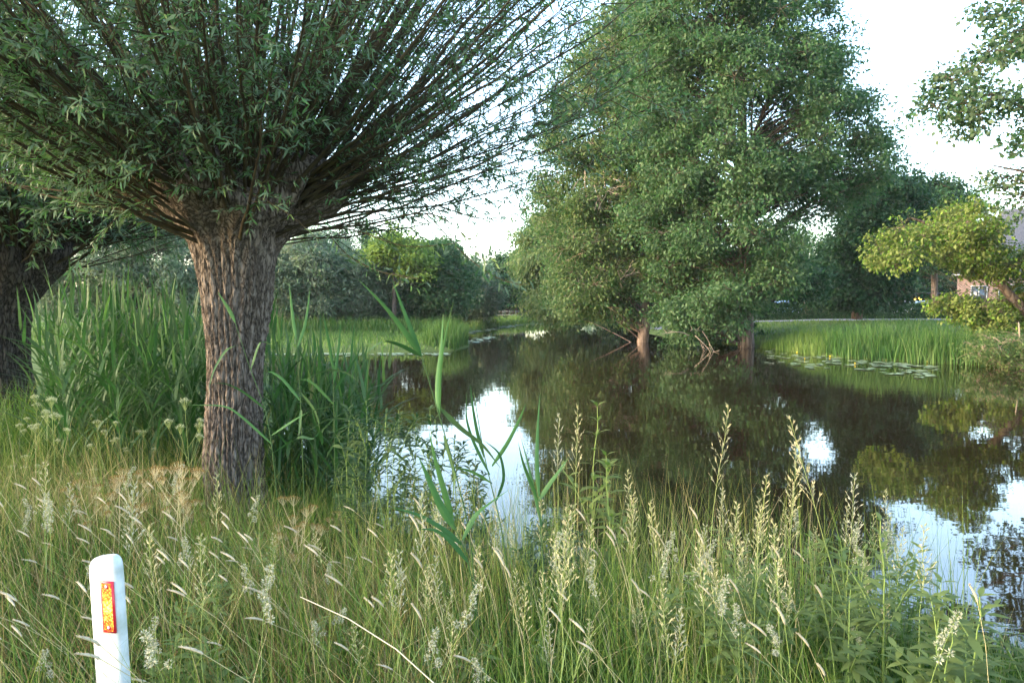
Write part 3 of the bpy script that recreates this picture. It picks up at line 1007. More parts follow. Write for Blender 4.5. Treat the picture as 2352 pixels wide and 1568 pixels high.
# left of and behind the pollard trunk
q = scatter([(-4.1, 6.5), (-2.75, 6.6), (-2.6, 8.2), (-3.4, 9.4), (-5.4, 9.2), (-4.9, 7.6)], 215, r)
q2 = scatter([(-2.05, 6.2), (-1.3, 6.6), (-1.45, 7.4), (-2.3, 9.4), (-2.5, 8.0)], 150, r)
G = Geo()
hs = r.uniform(1.25, 1.95, len(q))
reeds(G, q[:, 0], q[:, 1], hs, r)
tag(G.build('reed_bed', M['reed_leaf']), 'dense green reed bed between the two pollard willows', 'reeds', kind='stuff')
G = Geo()
reeds(G, q2[:, 0], q2[:, 1], r.uniform(1.0, 1.75, len(q2)), r)
tag(G.build('reed_bed', M['reed_leaf']), 'dense green reeds right of the near trunk at the water edge', 'reeds', kind='stuff')

# far right bank
def blades(name, label, poly, n, h, W, mat, seed, lean=(.05, .5), tone=(.5, .25), kindcat='grass', dens=None, leandir=None):
    r = np.random.default_rng(seed)
    q = scatter(poly, n, r)
    if dens is not None:
        q = q[r.uniform(0, 1, len(q)) < dens(q)]
    z = ground_z(q[:, 0], q[:, 1])
    ok = z > -.3
    q, z = q[ok], z[ok]
    m = len(q)
    hh = r.uniform(h[0], h[1], m) * (1 + (.6 if 'reed' in name or 'rush' in name else .25) * sines(q[:, 0], q[:, 1], seed + 1, 5, .8, 4))
    if name == 'meadow_grass':
        pp = q[:, 0] / q[:, 1] * FPX + CX
        hh *= np.interp(pp, [900, 1300, 1900, 2300], [1, .86, .72, .55])
    a = r.uniform(0, 6.28, m)
    ld = np.stack([np.cos(a), np.sin(a)], -1)
    if leandir is not None:
        ld = ld * .7 + np.asarray(leandir)
        ld /= np.maximum(1e-6, np.linalg.norm(ld, axis=1, keepdims=True))
    G = Geo()
    tn = np.clip(r.normal(tone[0], tone[1], m) + .34 * sines(q[:, 0], q[:, 1], seed + 2, 6, .6, 4.5), 0, 1)
    ribbons(G, np.stack([q[:, 0], q[:, 1], z - .02], -1), hh, ld, r.uniform(lean[0], lean[1], m), W * r.uniform(.6, 1.3, m), tn, power=1.8)
    return tag(G.build(name, M[mat]), label, kindcat, kind='stuff')


blades('reed_bed', 'tall yellow green reeds on the right bank in front of the road', [(14.4, 34.0), (14.6, 32.2), (16.2, 30.0), (19.2, 27.6), (20.6, 29.5), (17.6, 32.6), (15.6, 35)], 3600, (.85, 1.4), .034, 'reed_far', 61, lean=(.05, .45), kindcat='reeds')
blades('reed_bed', 'shorter green reeds between the ash trunk and the taller yellow reeds', [(13.4, 40), (13.9, 35.5), (14.2, 34.2), (15.5, 34.6), (16.5, 37), (15.5, 41)], 2600, (.5, .9), .034, 'field_grass', 62, kindcat='reeds')
blades('bank_grass', 'mown green bank between the right hand reeds and the road', [(14, 33), (20, 27), (26, 24), (60, 30), (70, 60), (14, 60), (13.5, 45)], 26000, (.12, .3), .06, 'field_grass', 63, tone=(.6, .25))
blades('field_grass', 'short green meadow grass on the far left bank', [(-34, 36), (-16, 35.2), (-9.9, 35.5), (-5.5, 36.2), (-3, 37.7), (-2.6, 42), (-3.1, 48), (-4, 58), (-3.6, 68), (-2, 78), (1, 86), (4, 95), (-30, 95), (-50, 60)], 42000, (.15, .42), .07, 'field_grass', 64, tone=(.5, .25))
blades('bank_rushes', 'clump of taller rushes at the corner of the left bank', [(-4.6, 38), (-2.9, 37.7), (-2.5, 41.5), (-2.8, 46), (-4.2, 46)], 1800, (.7, 1.5), .04, 'field_grass', 65, tone=(.12, .2), kindcat='rushes')
blades('bank_sedge', 'dark sedge fringe under the willows along the left field', [(-28, 48), (-5, 52), (-5, 62), (-28, 60)], 7000, (.6, 1.3), .07, 'field_grass', 66, tone=(.15, .15), kindcat='sedge')
blades('bank_rushes', 'low rushes along the far end of the water', [(-3.4, 66), (-1.4, 78), (1.4, 85.5), (6, 92.4), (5, 95), (0, 90), (-4.5, 76)], 2600, (.5, 1.0), .08, 'field_grass', 67, tone=(.45, .2), kindcat='rushes')

# ------------------------------------------------------------------ near bank grass
WEDGE = [(-2.4, 1.5), (2.4, 1.5), (6.6, 2.5), (3.9, 4.3), (1.8, 5.2), (.4, 5.6), (-.8, 6.3), (-1.7, 7.4), (-6.6, 7.4), (-5.4, 6.0)]
blades('meadow_grass', 'long mixed green and straw grass covering the near bank', WEDGE, 30000, (.3, .75), .0075, 'grass', 70, lean=(.1, .8), tone=(.38, .30), leandir=(-.35, -.1))
blades('meadow_grass', 'thin green flowering grass stems rising from the near bank', WEDGE, 5200, (.6, 1.0), .0042, 'grass', 71, lean=(.05, .45), tone=(.55, .22), leandir=(-.3, 0))
blades('tall_grass', 'tall thin grass stems rising in front of the bright water', [(-1.0, 4.2), (.2, 3.6), (2.2, 3.4), (2.6, 4.2), (1.6, 5.0), (.3, 5.5), (-.9, 6.0)], 1700, (.75, 1.25), .0045, 'grass', 76, lean=(.03, .35), tone=(.6, .2), leandir=(-.2, 0))
blades('meadow_grass', 'dry straw coloured grass matted at the foot of the near willow', [(-2.2, 1.6), (-.3, 1.6), (.1, 4.6), (-.6, 5.6), (-2.2, 6.3), (-5.2, 6.3), (-4.4, 3.0)], 8500, (.35, .8), .0045, 'dry_grass', 72, lean=(.2, .9), tone=(.5, .3), leandir=(-.5, 0))
blades('meadow_grass', 'tangled low green undergrowth under the tall grass', WEDGE, 16000, (.12, .35), .011, 'grass', 73, lean=(.4, 1.3), tone=(.25, .2))
blades('bank_sedge', 'dark broad green sedge leaves behind the near willow', [(-6.8, 6.0), (-2.2, 6.4), (-1.0, 6.4), (-1.6, 7.8), (-4, 11), (-9, 11), (-8, 8)], 6500, (.4, .95), .013, 'grass', 74, lean=(.1, .8), tone=(.25, .2), kindcat='sedge')


# ------------------------------------------------------------------ single plants on the near bank
def stem_curve(h, lean, r, k=7, power=1.7):
    t = np.linspace(0, 1, k)
    wig = np.cumsum(r.normal(0, .004, (k, 2)), 0)
    return np.stack([lean * h * t ** power + wig[:, 0], wig[:, 1], h * (t - .12 * abs(lean) * t ** 2)], -1)


def proto_timothy(seed):
    r = np.random.default_rng(seed)
    root = thing('timothy_stalk', '', 'grass stalk')
    p = stem_curve(1.0, r.uniform(-.55, -.25), r)
    G = Geo()
    tubes(G, p[None], np.linspace(.0019, .0012, 7)[None], 4, r.uniform(.2, .9))
    lv = Geo()
    G.build('stem', M['stem_straw' if seed % 3 else 'stem_green'], root)
    d = nrm(p[-1] - p[-2])
    L = r.uniform(.075, .115)
    k = 12
    t = np.linspace(0, 1, k)
    q = p[-1] + d * (L * t)[:, None] + np.array([-.02, 0, -.012]) * (t ** 2)[:, None]
    H = Geo()
    rad = .0056 * np.sin(np.pi * np.clip(t * .93 + .04, 0, 1)) ** .45 + r.uniform(-.0006, .0006, k)
    tubes(H, q[None], rad[None], 7, .5)
    n = 90
    ii = r.uniform(0, k - 1.01, n)
    i0 = ii.astype(int)
    pos = q[i0] + (q[i0 + 1] - q[i0]) * (ii - i0)[:, None]
    od = nrm(r.normal(0, 1, (n, 3)))
    leaves4(H, pos + od * .003, od * .5 + d, od, .009, .003, r.uniform(0, 1, n))
    H.build('seed_head', M['seed_pale'], root)
    return root


def proto_oat(seed, grey=False):
    r = np.random.default_rng(seed)
    root = thing('oat_grass_stalk', '', 'grass stalk')
    p = stem_curve(1.0, r.uniform(-.14, .14), r, 9)
    G = Geo()
    tubes(G, p[None], np.linspace(.0021, .0008, 9)[None], 4, r.uniform(.2, .9))
    # two or three blades on the stem
    for j in range(3):
        b = p[1 + j]
        a = r.uniform(0, 6.28)
        ribbons(G, b[None], [.28], np.array([[math.cos(a), math.sin(a)]]), [r.uniform(.5, 1.1)], [.005], [.5], power=1.6, facing=np.array([a + 1.5]))
    G.build('stem', M['stem_green'], root)
    H = Geo()
    npan = 26
    for j in range(npan):
        f = .70 + .30 * j / npan
        fi = f * 8
        i0 = min(int(fi), 7)
        b = p[i0] + (p[i0 + 1] - p[i0]) * (fi - i0)
        a = j * 2.4 + r.uniform(-.4, .4)
        ln = (1 - (f - .70) / .30) * .075 + .012
        ln *= r.uniform(.5, 1.2)
        tip = b + np.array([math.cos(a) * ln * .55, math.sin(a) * ln * .55, ln * .75])
        tubes(H, np.stack([b, (b + tip) / 2 + [0, 0, .004], tip])[None], np.array([[.0006, .0005, .0004]]), 3, .5)
        n = 5
        u = r.uniform(.3, 1, n)
        pos = b + (tip - b) * u[:, None]
        dd = nrm(tip - b) + r.normal(0, .25, (n, 3)) + [0, 0, .1]
        leaves4(H, pos, dd, r.normal(0, 1, (n, 3)), r.uniform(.012, .019, n), .0042, r.uniform(0, 1, n))
    H.build('seed_head', M['seed_grey' if grey else 'seed_green'], root)
    return root


def proto_cocksfoot(seed):
    r = np.random.default_rng(seed)
    root = thing('cocksfoot_stalk', '', 'grass stalk')
    p = stem_curve(1.0, r.uniform(-.3, .12), r, 9)
    G = Geo()
    tubes(G, p[None], np.linspace(.0022, .0011, 9)[None], 4, .4)
    G.build('stem', M['stem_green'], root)
    H = Geo()
    for j in range(9):
        f = .80 + .2 * j / 8
        fi = f * 8
        i0 = min(int(fi), 7)
        b = p[i0] + (p[i0 + 1] - p[i0]) * (fi - i0)
        a = r.uniform(0, 6.28)
        off = (1 - (f - .8) / .2) * .028
        c = b + np.array([math.cos(a) * off, math.sin(a) * off, off * .6])
        tubes(H, np.stack([b, c])[None], np.array([[.0008, .0008]]), 3, .4)
        n = 34
        od = nrm(r.normal(0, 1, (n, 3)))
        leaves4(H, c + od * [.007, .007, .009], od + [0, 0, .4], nrm(r.normal(0, 1, (n, 3))), r.uniform(.008, .014, n), .0045, r.uniform(0, 1, n))
    H.build('seed_head', M['seed_grey'], root)
    return root


def proto_umbel(seed, mat='umbel', name='hogweed'):
    r = np.random.default_rng(seed)
    root = thing(name, '', 'wild plant')
    G, H = Geo(), Geo()
    p = stem_curve(1.0, r.uniform(-.25, .25), r, 9, 1.3)
    tubes(G, p[None], np.linspace(.0032, .002, 9)[None], 5, .7)
    ends = [(p[-1], nrm(p[-1] - p[-2]), .09)]
    for j in range(5):
        f = r.uniform(.5, .85)
        fi = f * 8
        i0 = int(fi)
        b = p[i0] + (p[i0 + 1] - p[i0]) * (fi - i0)
        a = r.uniform(0, 6.28)
        d = nrm(np.array([math.cos(a) * .7, math.sin(a) * .7, .75]))
        e = b + d * r.uniform(.16, .34)
        tubes(G, np.stack([b, (b + e) / 2 + [0, 0, -.01], e])[None], np.array([[.0018, .0015, .0013]]), 4, .8)
        ends.append((e, d, r.uniform(.05, .08)))
    for e, d, R in ends:
        k = 14
        od = nrm(np.stack([np.cos(np.arange(k) * 2.4), np.sin(np.arange(k) * 2.4), np.full(k, .9)], -1) * np.stack([np.sqrt(np.arange(k) / k)] * 2 + [np.ones(k)], -1) + d * .2)
        tip = e + od * R
        tubes(G, np.stack([np.broadcast_to(e, tip.shape), tip], 1), np.full((k, 2), .0011), 3, .9)
        n = k * 11
        pos = np.repeat(tip, 11, 0) + r.normal(0, 1, (n, 3)) * [R * .11, R * .11, R * .05]
        leaves4(H, pos, r.normal(0, 1, (n, 3)), r.normal(0, .5, (n, 3)) + [0, 0, 1], .008, .0055, r.uniform(0, 1, n))
    G.build('stem', M['stem_straw' if mat == 'umbel' else 'stem_green'], root)
    H.build('flower_head', M[mat], root)
    return root


def proto_herb(seed, L=.11, W=.032, mat='herb_leaf', pairs=13, name='leafy_herb'):
    r = np.random.default_rng(seed)
    root = thing(name, '', 'wild plant')
    G, H = Geo(), Geo()
    p = stem_curve(1.0, r.uniform(-.16, .16), r, 12, 1.4)
    tubes(G, p[None], np.linspace(.0045, .0018, 12)[None], 5, .3)
    stems = [p]
    for j in range(3):
        b = p[r.integers(5, 9)]
        a = r.uniform(0, 6.28)
        t = np.linspace(0, 1, 12)[:, None]
        e = b + np.array([math.cos(a) * .16, math.sin(a) * .16, .3]) * r.uniform(.6, 1.2)
        q = b * (1 - t) + e * t + np.array([0, 0, .03]) * np.sin(t * 3.1)
        tubes(G, q[None], np.linspace(.0028, .0014, 12)[None], 4, .3)
        stems.append(q)
    for si, q in enumerate(stems):
        np_ = pairs if si == 0 else pairs // 2
        for j in range(np_):
            f = (.22 if si == 0 else .2) + (.78) * j / max(1, np_ - 1)
            fi = min(f, .999) * 11
            i0 = int(fi)
            b = q[i0] + (q[i0 + 1] - q[i0]) * (fi - i0)
            a = j * 1.57 + r.uniform(-.3, .3)
            nl = 3 if f > .85 else 2
            aa = a + np.arange(nl) * 2 * np.pi / nl + r.normal(0, .2, nl)
            steep = .25 + .9 * f
            d = np.stack([np.cos(aa), np.sin(aa), np.full(nl, steep) - .3 + r.normal(0, .25, nl)], -1)
            l_ = L * (1.15 - .55 * f) * r.uniform(.75, 1.2, nl)
            leaves6(H, np.repeat(b[None], nl, 0), d, np.array([[0, 0, 1.0]]) + r.normal(0, .2, (nl, 3)), l_, l_ * W / L, np.clip(r.normal(.35 + .35 * f, .15, nl), 0, 1), droop=.3)
    G.build('stem', M['stem_green'], root)
    H.build('foliage', M[mat], root)
    return root


PROTO = {
    'timothy': [proto_timothy(200 + i) for i in range(6)],
    'oat': [proto_oat(220 + i, i % 3 == 2) for i in range(6)],
    'cocks': [proto_cocksfoot(240 + i) for i in range(4)],
    'umbel': [proto_umbel(260 + i) for i in range(3)],
    'white': [proto_umbel(270 + i, 'white_flower', 'meadowsweet') for i in range(3)],
    'herb': [proto_herb(280 + i) for i in range(4)],
    'willowherb': [proto_herb(290 + i, .11, .026, 'herb_dark', 20, 'willowherb') for i in range(3)],
}
USED = {k: [False] * len(v) for k, v in PROTO.items()}


def place(kind, px, ptop, Y, label, group=None, rz=0.0, tilt=0.0, var=None, wide=1.0, tilty=0.0):
    """a plant rooted on the bank at depth Y whose tip reaches photo row ptop"""
    i = var if var is not None else random.randrange(len(PROTO[kind]))
    i %= len(PROTO[kind])
    src = PROTO[kind][i]
    if USED[kind][i]:
        o = copy_thing(src)
    else:
        o = src
        USED[kind][i] = True
    x = WX(px, Y)
    z = max(gz(x, Y), -.1)
    top = P(px, ptop, Y)[2]
    s = max(.2, top - z)
    o.location = (x, Y, z - .01)
    o.rotation_euler = (tilty, tilt, rz)
    o.scale = (wide * (.6 + .4 * s), wide * (.6 + .4 * s), s)
    o['label'] = label
    if group:
        o['group'] = group
    elif 'group' in o:
        del o['group']
    return o


# stalks that stand out one by one
place('oat', 1622, 918, 3.6, 'tallest upright oat grass stalk with open head before the dark water', rz=.3, var=0)
place('oat', 2040, 915, 3.3, 'long oat grass stalk bending left with heavy yellow head over the dark water', var=1, tilt=-.30)
place('oat', 1826, 1008, 3.4, 'upright yellow grass head right of the tallest stalk', var=3, rz=1.0)
place('oat', 1952, 1075, 3.3, 'pale tan narrow grass head between the yellow head and the bent stalk', var=2, rz=2.0)
place('oat', 1322, 925, 4.2, 'slender tan grass head over the reflected trees right of the white water', var=4)
place('oat', 1275, 945, 4.4, 'brownish narrow grass head left of the slender tan one', var=5, rz=1)
place('oat', 1705, 1080, 3.6, 'drooping grass head with loose tan spikelets right of the tallest stalk', var=1, rz=3.0, tilt=-.12)
place('oat', 1470, 1060, 3.8, 'straw coloured open grass head left of the tallest stalk', var=0, rz=4)
place('timothy', 1178, 1318, 2.6, 'pale straight timothy head standing alone at the bottom centre', var=0, tilt=.38)
place('timothy', 2278, 1385, 2.5, 'tan timothy head at the lower right before the blue water, taller of two', var=1, tilt=.62)
place('timothy', 2236, 1420, 2.5, 'tan timothy head at the lower right, shorter of two', var=2, tilt=.58)
for px, pt, Y, lb in [(1362, 925, 4.6, 'tall grey green leafy herb at the edge of the dark reflection'), (1400, 1040, 4.4, 'shorter grey green herb right of the tall leafy one')]:
    place('herb', px, pt, Y, lb, wide=1.1)
rr = random.Random(5)
# dark willowherb against the bright water
for i in range(38):
    px = rr.uniform(780, 1130)
    place('willowherb', px, rr.uniform(900, 1150) + max(0, px - 990) * 1.1, rr.uniform(5.0, 6.3), 'dark narrow leaved willowherb standing before the bright water', 'willowherb at the water edge', rz=rr.uniform(0, 6))
for i in range(20):
    px = rr.uniform(1100, 1500)
    place('willowherb' if i % 3 else 'herb', px, rr.uniform(1160, 1330), rr.uniform(4.2, 5.4), 'leafy green herb on the bank below the white water', 'leafy herbs at the middle of the bank', rz=rr.uniform(0, 6))
for i in range(26):
    px = rr.uniform(1500, 2120)
    place('herb', px, rr.uniform(1190, 1460), rr.uniform(3.0, 4.4), 'grey green leafy herb before the dark water', 'leafy herbs on the right of the bank', rz=rr.uniform(0, 6), wide=1.15)
for i in range(26):
    Y = rr.uniform(2.6, 5.0)
    px = rr.uniform(330, 1500)
    row = HOR + (CAMZ - gz(WX(px, Y), Y)) * FPX / Y
    place('herb', px, row - FPX / Y * rr.uniform(.3, .55), Y, 'low leafy weed half buried in the near bank grass', 'low weeds in the near grass', rz=rr.uniform(0, 6), wide=1.1)
for i in range(9):
    px = rr.uniform(2130, 2400)
    place('herb', px, rr.uniform(1340, 1500), rr.uniform(2.6, 3.4), 'broad leaved herb in the lower right corner before the blue water', 'leafy herbs in the lower right corner', rz=rr.uniform(0, 6), wide=1.3)
for i in range(9):
    place('white', rr.uniform(30, 460), rr.uniform(930, 1090), rr.uniform(5.4, 6.6), 'cream flowered meadowsweet among the reeds left of the trunk', 'cream flowers left of the trunk', rz=rr.uniform(0, 6), wide=.62)
for i in range(20):
    px = rr.uniform(180, 800)
    place('umbel', px, rr.uniform(1075, 1200) + (40 if px > 620 else 0), rr.uniform(4.2, 5.6), 'rusty yellow dried umbel plant at the foot of the near trunk', 'dried umbels round the near trunk', rz=rr.uniform(0, 6), wide=.75)
for i in range(150):
    Y = rr.uniform(2.3, 4.8)
    px = rr.uniform(-20, 1050) if i < 110 else rr.uniform(1050, 2000)
    gz_row = HOR + (CAMZ - gz(WX(px, Y), Y)) * FPX / Y
    top = gz_row - FPX / Y * rr.uniform(.55, .82)
    place('timothy', px, top, Y, 'pale timothy grass stalk leaning left in the near bank grass', 'timothy stalks in the near grass', rz=rr.uniform(-.6, .6), tilt=(-.2 if px < 1000 else rr.uniform(-.1, .4)))
for i in range(72):
    Y = rr.uniform(2.5, 4.8)
    px = rr.uniform(900, 2150) if i < 60 else rr.uniform(0, 900)
    gz_row = HOR + (CAMZ - gz(WX(px, Y), Y)) * FPX / Y
    top = gz_row - FPX / Y * rr.uniform(.6, 1.1)
    place('oat', px, top, Y, 'oat grass stalk with loose pale spikelets in the near bank grass', 'oat grass in the near grass', rz=rr.uniform(0, 6), tilt=rr.uniform(-.15, .1))
for i in range(46):
    Y = rr.uniform(2.3, 4.6)
    px = rr.uniform(0, 2200)
    gz_row = HOR + (CAMZ - gz(WX(px, Y), Y)) * FPX / Y
    top = gz_row - FPX / Y * rr.uniform(.5, .9)
    place('cocks', px, top, Y, 'cocksfoot grass stalk with lumpy grey head in the near bank grass', 'cocksfoot in the near grass', rz=rr.uniform(0, 6), tilt=rr.uniform(-.2, .1))

# the long fallen dead stem at the bottom
G = Geo()
q = np.array([P(690, 1370, 2.75), P(800, 1420, 2.65), P(910, 1490, 2.55), P(1010, 1580, 2.45), P(1060, 1640, 2.4)])
tubes(G, q[None], np.linspace(.0018, .0026, 5)[None], 5, .9)
loc = q[-1].copy()
local(G, loc)
o = G.build('dead_stem', M['seed_pale'])
o.location = loc
tag(o, 'long bleached dead stem slanting across the grass right of the white post', 'dead stem')


# ------------------------------------------------------------------ near reeds over the water, leaf by leaf
def near_reed(label, stem, leaves, Y=3.4, w=.03):
    b = P(stem[0][0], stem[0][1], Y)
    x, y = b[0], Y
    z0 = max(gz(x, y), -.1)
    root = thing('reed', label, 'reed', (x, y, z0), 0)
    q = [P(a, c, Y) for a, c in stem]
    q = [np.array([q[0][0] + .03, Y, z0])] + q if q[0][2] > z0 else q
    q = np.array(q)
    u = np.linspace(0, len(q) - 1, 18)
    s = np.stack([np.interp(u, np.arange(len(q)), q[:, i]) for i in range(3)], 1)
    for _ in range(2):
        s[1:-1] = (s[:-2] + 2 * s[1:-1] + s[2:]) / 4
    G = Geo()
    tubes(G, s[None], np.linspace(.0042, .0022, 18)[None], 6, .6)
    local(G, root.location)
    G.build('stem', M['reed_leaf'], root, smooth=True)
    for k, lf in enumerate(leaves):
        pts, wd = lf
        n = len(pts)
        dy = np.linspace(0, 1, n) * random.uniform(-.18, .18)
        L = np.array([P(a, c, Y + dy[i]) for i, (a, c) in enumerate(pts)])
        G = Geo()
        strap(G, L, wd * .78, tone=random.uniform(.05, .5), side=np.array([random.uniform(.6, 1), random.uniform(-.4, .4), random.uniform(.1, .6)]))
        local(G, root.location)
        G.build('leaf', M['reed_leaf_near'], root, smooth=True)
    return root


near_reed('tall leaning reed with three long blades crossing the far meadow', [(1085, 1240), (1045, 1080), (1008, 950), (968, 818)],
          [([(968, 818), (935, 770), (890, 710), (822, 640)], .038), ([(968, 818), (945, 760), (922, 700), (900, 640)], .03), ([(966, 818), (925, 795), (880, 780), (838, 812)], .034),
           ([(1006, 945), (1002, 880), (1014, 790), (1018, 720)], .03), ([(1010, 950), (1010, 860), (1020, 780), (1042, 690)], .018), ([(1010, 935), (1060, 985), (1110, 1020), (1150, 1075)], .036), ([(1020, 1000), (1035, 1050), (1045, 1090), (1040, 1150)], .03)])
near_reed('reed with crossing blades in the middle of the white water', [(1165, 1300), (1150, 1200), (1112, 1050), (1088, 900)],
          [([(1112, 1050), (1095, 990), (1085, 930), (1080, 880)], .024), ([(1125, 1090), (1085, 1010), (1070, 960), (1072, 900)], .022), ([(1130, 1070), (1165, 1020), (1195, 960), (1208, 925)], .028),
           ([(1130, 1110), (1080, 1080), (1020, 1070), (960, 1060)], .028), ([(1140, 1150), (1160, 1100), (1150, 1040), (1110, 1010)], .024)], Y=3.7)
near_reed('reed with a wide V of blades at the right side of the white water', [(1250, 1320), (1242, 1220), (1236, 1150)],
          [([(1236, 1150), (1262, 1110), (1285, 1080), (1306, 1050)], .034), ([(1236, 1150), (1215, 1100), (1200, 1060), (1190, 1015)], .026), ([(1238, 1140), (1232, 1060), (1235, 980), (1240, 905)], .03),
           ([(1245, 1210), (1225, 1120), (1212, 1060), (1195, 1000)], .02)], Y=3.6)
near_reed('leafy reed leaning left below the white water', [(1095, 1380), (1070, 1270), (1040, 1200)],
          [([(1045, 1215), (1010, 1160), (985, 1100), (960, 1045)], .05), ([(1040, 1200), (1020, 1130), (1000, 1060), (985, 990)], .045), ([(1060, 1250), (1020, 1215), (960, 1180), (900, 1165)], .032), ([(1062, 1240), (1090, 1180), (1130, 1150), (1175, 1120)], .034),
           ([(1075, 1290), (1035, 1240), (1000, 1215), (960, 1215)], .03)], Y=3.3)
near_reed('single reed with nodding blades in front of the pollard trunk, right side', [(640, 1180), (628, 1050), (612, 940), (575, 850), (540, 740)],
          [([(540, 740), (525, 710), (512, 690), (500, 670)], .04), ([(560, 790), (520, 800), (490, 850), (478, 900)], .03), ([(575, 850), (590, 800), (600, 780), (640, 800)], .03), ([(610, 940), (560, 900), (520, 880), (480, 880)], .026),
           ([(625, 1020), (560, 960), (520, 930), (430, 930)], .024), ([(622, 1000), (680, 960), (720, 940), (780, 930)], .032), ([(628, 1040), (690, 1000), (720, 1010), (735, 990)], .03)], Y=5.2)
near_reed('reed with down hanging blades right of the pollard trunk', [(700, 1180), (695, 1050), (690, 900), (680, 780)],
          [([(680, 780), (672, 730), (668, 690), (664, 650)], .036), ([(682, 800), (700, 750), (708, 700), (712, 660)], .032), ([(690, 900), (720, 935), (730, 960), (735, 990)], .034), ([(692, 940), (690, 960), (688, 985), (685, 1010)], .03),
           ([(688, 880), (740, 850), (790, 850), (830, 880)], .032), ([(690, 920), (650, 870), (620, 850), (600, 860)], .03), ([(694, 1000), (750, 960), (800, 960), (850, 1000)], .03)], Y=5.4)
near_reed('reed with upright blades left of the water, before the far meadow', [(770, 1150), (768, 980), (765, 850)],
          [([(765, 850), (758, 800), (750, 760), (742, 715)], .034), ([(766, 880), (775, 820), (780, 780), (782, 735)], .03), ([(768, 900), (800, 850), (820, 820), (830, 790)], .03), ([(768, 930), (720, 880), (700, 870), (670, 880)], .03), ([(768, 990), (830, 960), (860, 960), (890, 990)], .03)], Y=5.6)


# ------------------------------------------------------------------ white marker post with reflector
def marker_post():
    Y = 2.42
    x = WX(252, Y)
    z0 = gz(x, Y)
    top = P(243, 1272, Y)[2]
    h = top - z0 + .12
    root = thing('marker_post', 'white plastic roadside marker post with orange red reflector in the grass', 'marker post', (x, Y, z0 - .12), math.radians(-14))
    root.rotation_euler = (math.radians(1), math.radians(-1.5), math.radians(-14))
    # body: rounded slab section with domed shoulders, lofted
    w, d = .058, .024
    na = 40
    a = np.linspace(0, 2 * np.pi, na, endpoint=False)
    se = np.stack([np.sign(np.cos(a)) * np.abs(np.cos(a)) ** .45, np.sign(np.sin(a)) * np.abs(np.sin(a)) ** .6], -1)
    zl = np.concatenate([np.linspace(0, h - .05, 12), h - .05 + .05 * np.sin(np.linspace(.12, 1, 14) * np.pi / 2)])
    sc = np.concatenate([np.ones(12), np.cos(np.linspace(.12, 1, 14) * np.pi / 2) ** .42])
    sc = np.maximum(sc, .02)
    V = np.stack([np.stack([se[:, 0] * w * s + .0, se[:, 1] * d * (s ** .8), np.full(na, z) - se[:, 0] * 0], -1) for z, s in zip(zl, sc)])
    V[..., 2] += V[..., 0] * .16 * np.clip((V[..., 2] - h + .2) / .2, 0, 1)
    G = Geo()
    k = len(zl)
    idx = np.arange(k * na).reshape(k, na)
    G.add(V, [np.stack([idx[:-1], np.roll(idx, -1, 1)[:-1], np.roll(idx, -1, 1)[1:], idx[1:]], -1).reshape(-1, 4), idx[-1][None]])
    G.build('post_body', M['post_white'], root, smooth=True)
    # reflector housing
    rz, rw, rh = h - .162, .048, .172
    G = Geo()
    yb = -d - .001
    fr = .0055
    cz = rz - rh * .0
    box(G, (.023, yb, cz), (rw, .006, rh))
    rf = G.build('reflector', M['reflector_red'], root)
    # faceted prism field, each facet its own tilt
    G = Geo()
    nx, nzz = 9, 40
    r = np.random.default_rng(5)
    cw, chh = (rw - 2 * fr) / nx, (rh - 2 * fr) / nzz
    for i in range(nx):
        for j in range(nzz):
            x0, z_0 = .023 - rw / 2 + fr + i * cw, cz - rh / 2 + fr + j * chh
            y0 = yb - .0032
            jit = r.uniform(0, .0012, 4)
            V = np.array([[x0, y0 - jit[0], z_0], [x0 + cw, y0 - jit[1], z_0], [x0 + cw, y0 - jit[2], z_0 + chh], [x0, y0 - jit[3], z_0 + chh]])
            mid = math.exp(-((j / nzz - .5) / .33) ** 2)  # flash glow put into facet colour, yellower towards the middle
            G.add(V, [[[0, 1, 2, 3]]], [[float(np.clip(r.uniform(0, .62) + .45 * mid, 0, 1))]])
    G.build('prism_lens', M['reflector_lens'], rf)
    for zz in (cz + rh * .40, cz - rh * .40):
        for rad, yy, mt, nm in ((.0085, .0050, 'reflector_red', 'screw_ring'), (.0042, .0065, 'screw_steel', 'screw')):
            G = Geo()
            a2 = np.linspace(0, 2 * np.pi, 20, endpoint=False)
            V = np.concatenate([np.stack([.023 + rad * np.cos(a2), np.full(20, yb - .002), zz + rad * np.sin(a2)], -1), np.stack([.023 + rad * .9 * np.cos(a2), np.full(20, yb - yy), zz + rad * .9 * np.sin(a2)], -1)])
            i = np.arange(20)
            G.add(V, [np.stack([i, (i + 1) % 20, 20 + (i + 1) % 20, 20 + i], -1), (20 + i)[None]])
            G.build(nm, M[mt], rf)


M['post_white'] = plain('post_white', (.50, .53, .55), .5, .35, (16.0, (.30, .33, .30)))
M['reflector_red'] = plain('reflector_red', (.62, .02, .035), .3, .5)
M['screw_steel'] = plain('screw_steel', (.62, .58, .6), .3, .5)
M['reflector_lens'] = leaf_mat('reflector_lens', [(0, (.55, .03, .02)), (.4, (.62, .13, .02)), (.7, (.68, .40, .05)), (1, (.75, .66, .28))], trans=0.0, rough=.25, spec=.6)  # bright orange to yellow stands for flash glow on a red reflector
marker_post()


# ------------------------------------------------------------------ lily pads
M['lily'] = leaf_mat('lily', [(0, (.12, .18, .09)), (1, (.22, .27, .16))], trans=.05, rough=.5, spec=.3)
M['lily_flower'] = plain('lily_flower', (.75, .55, .03), .5)


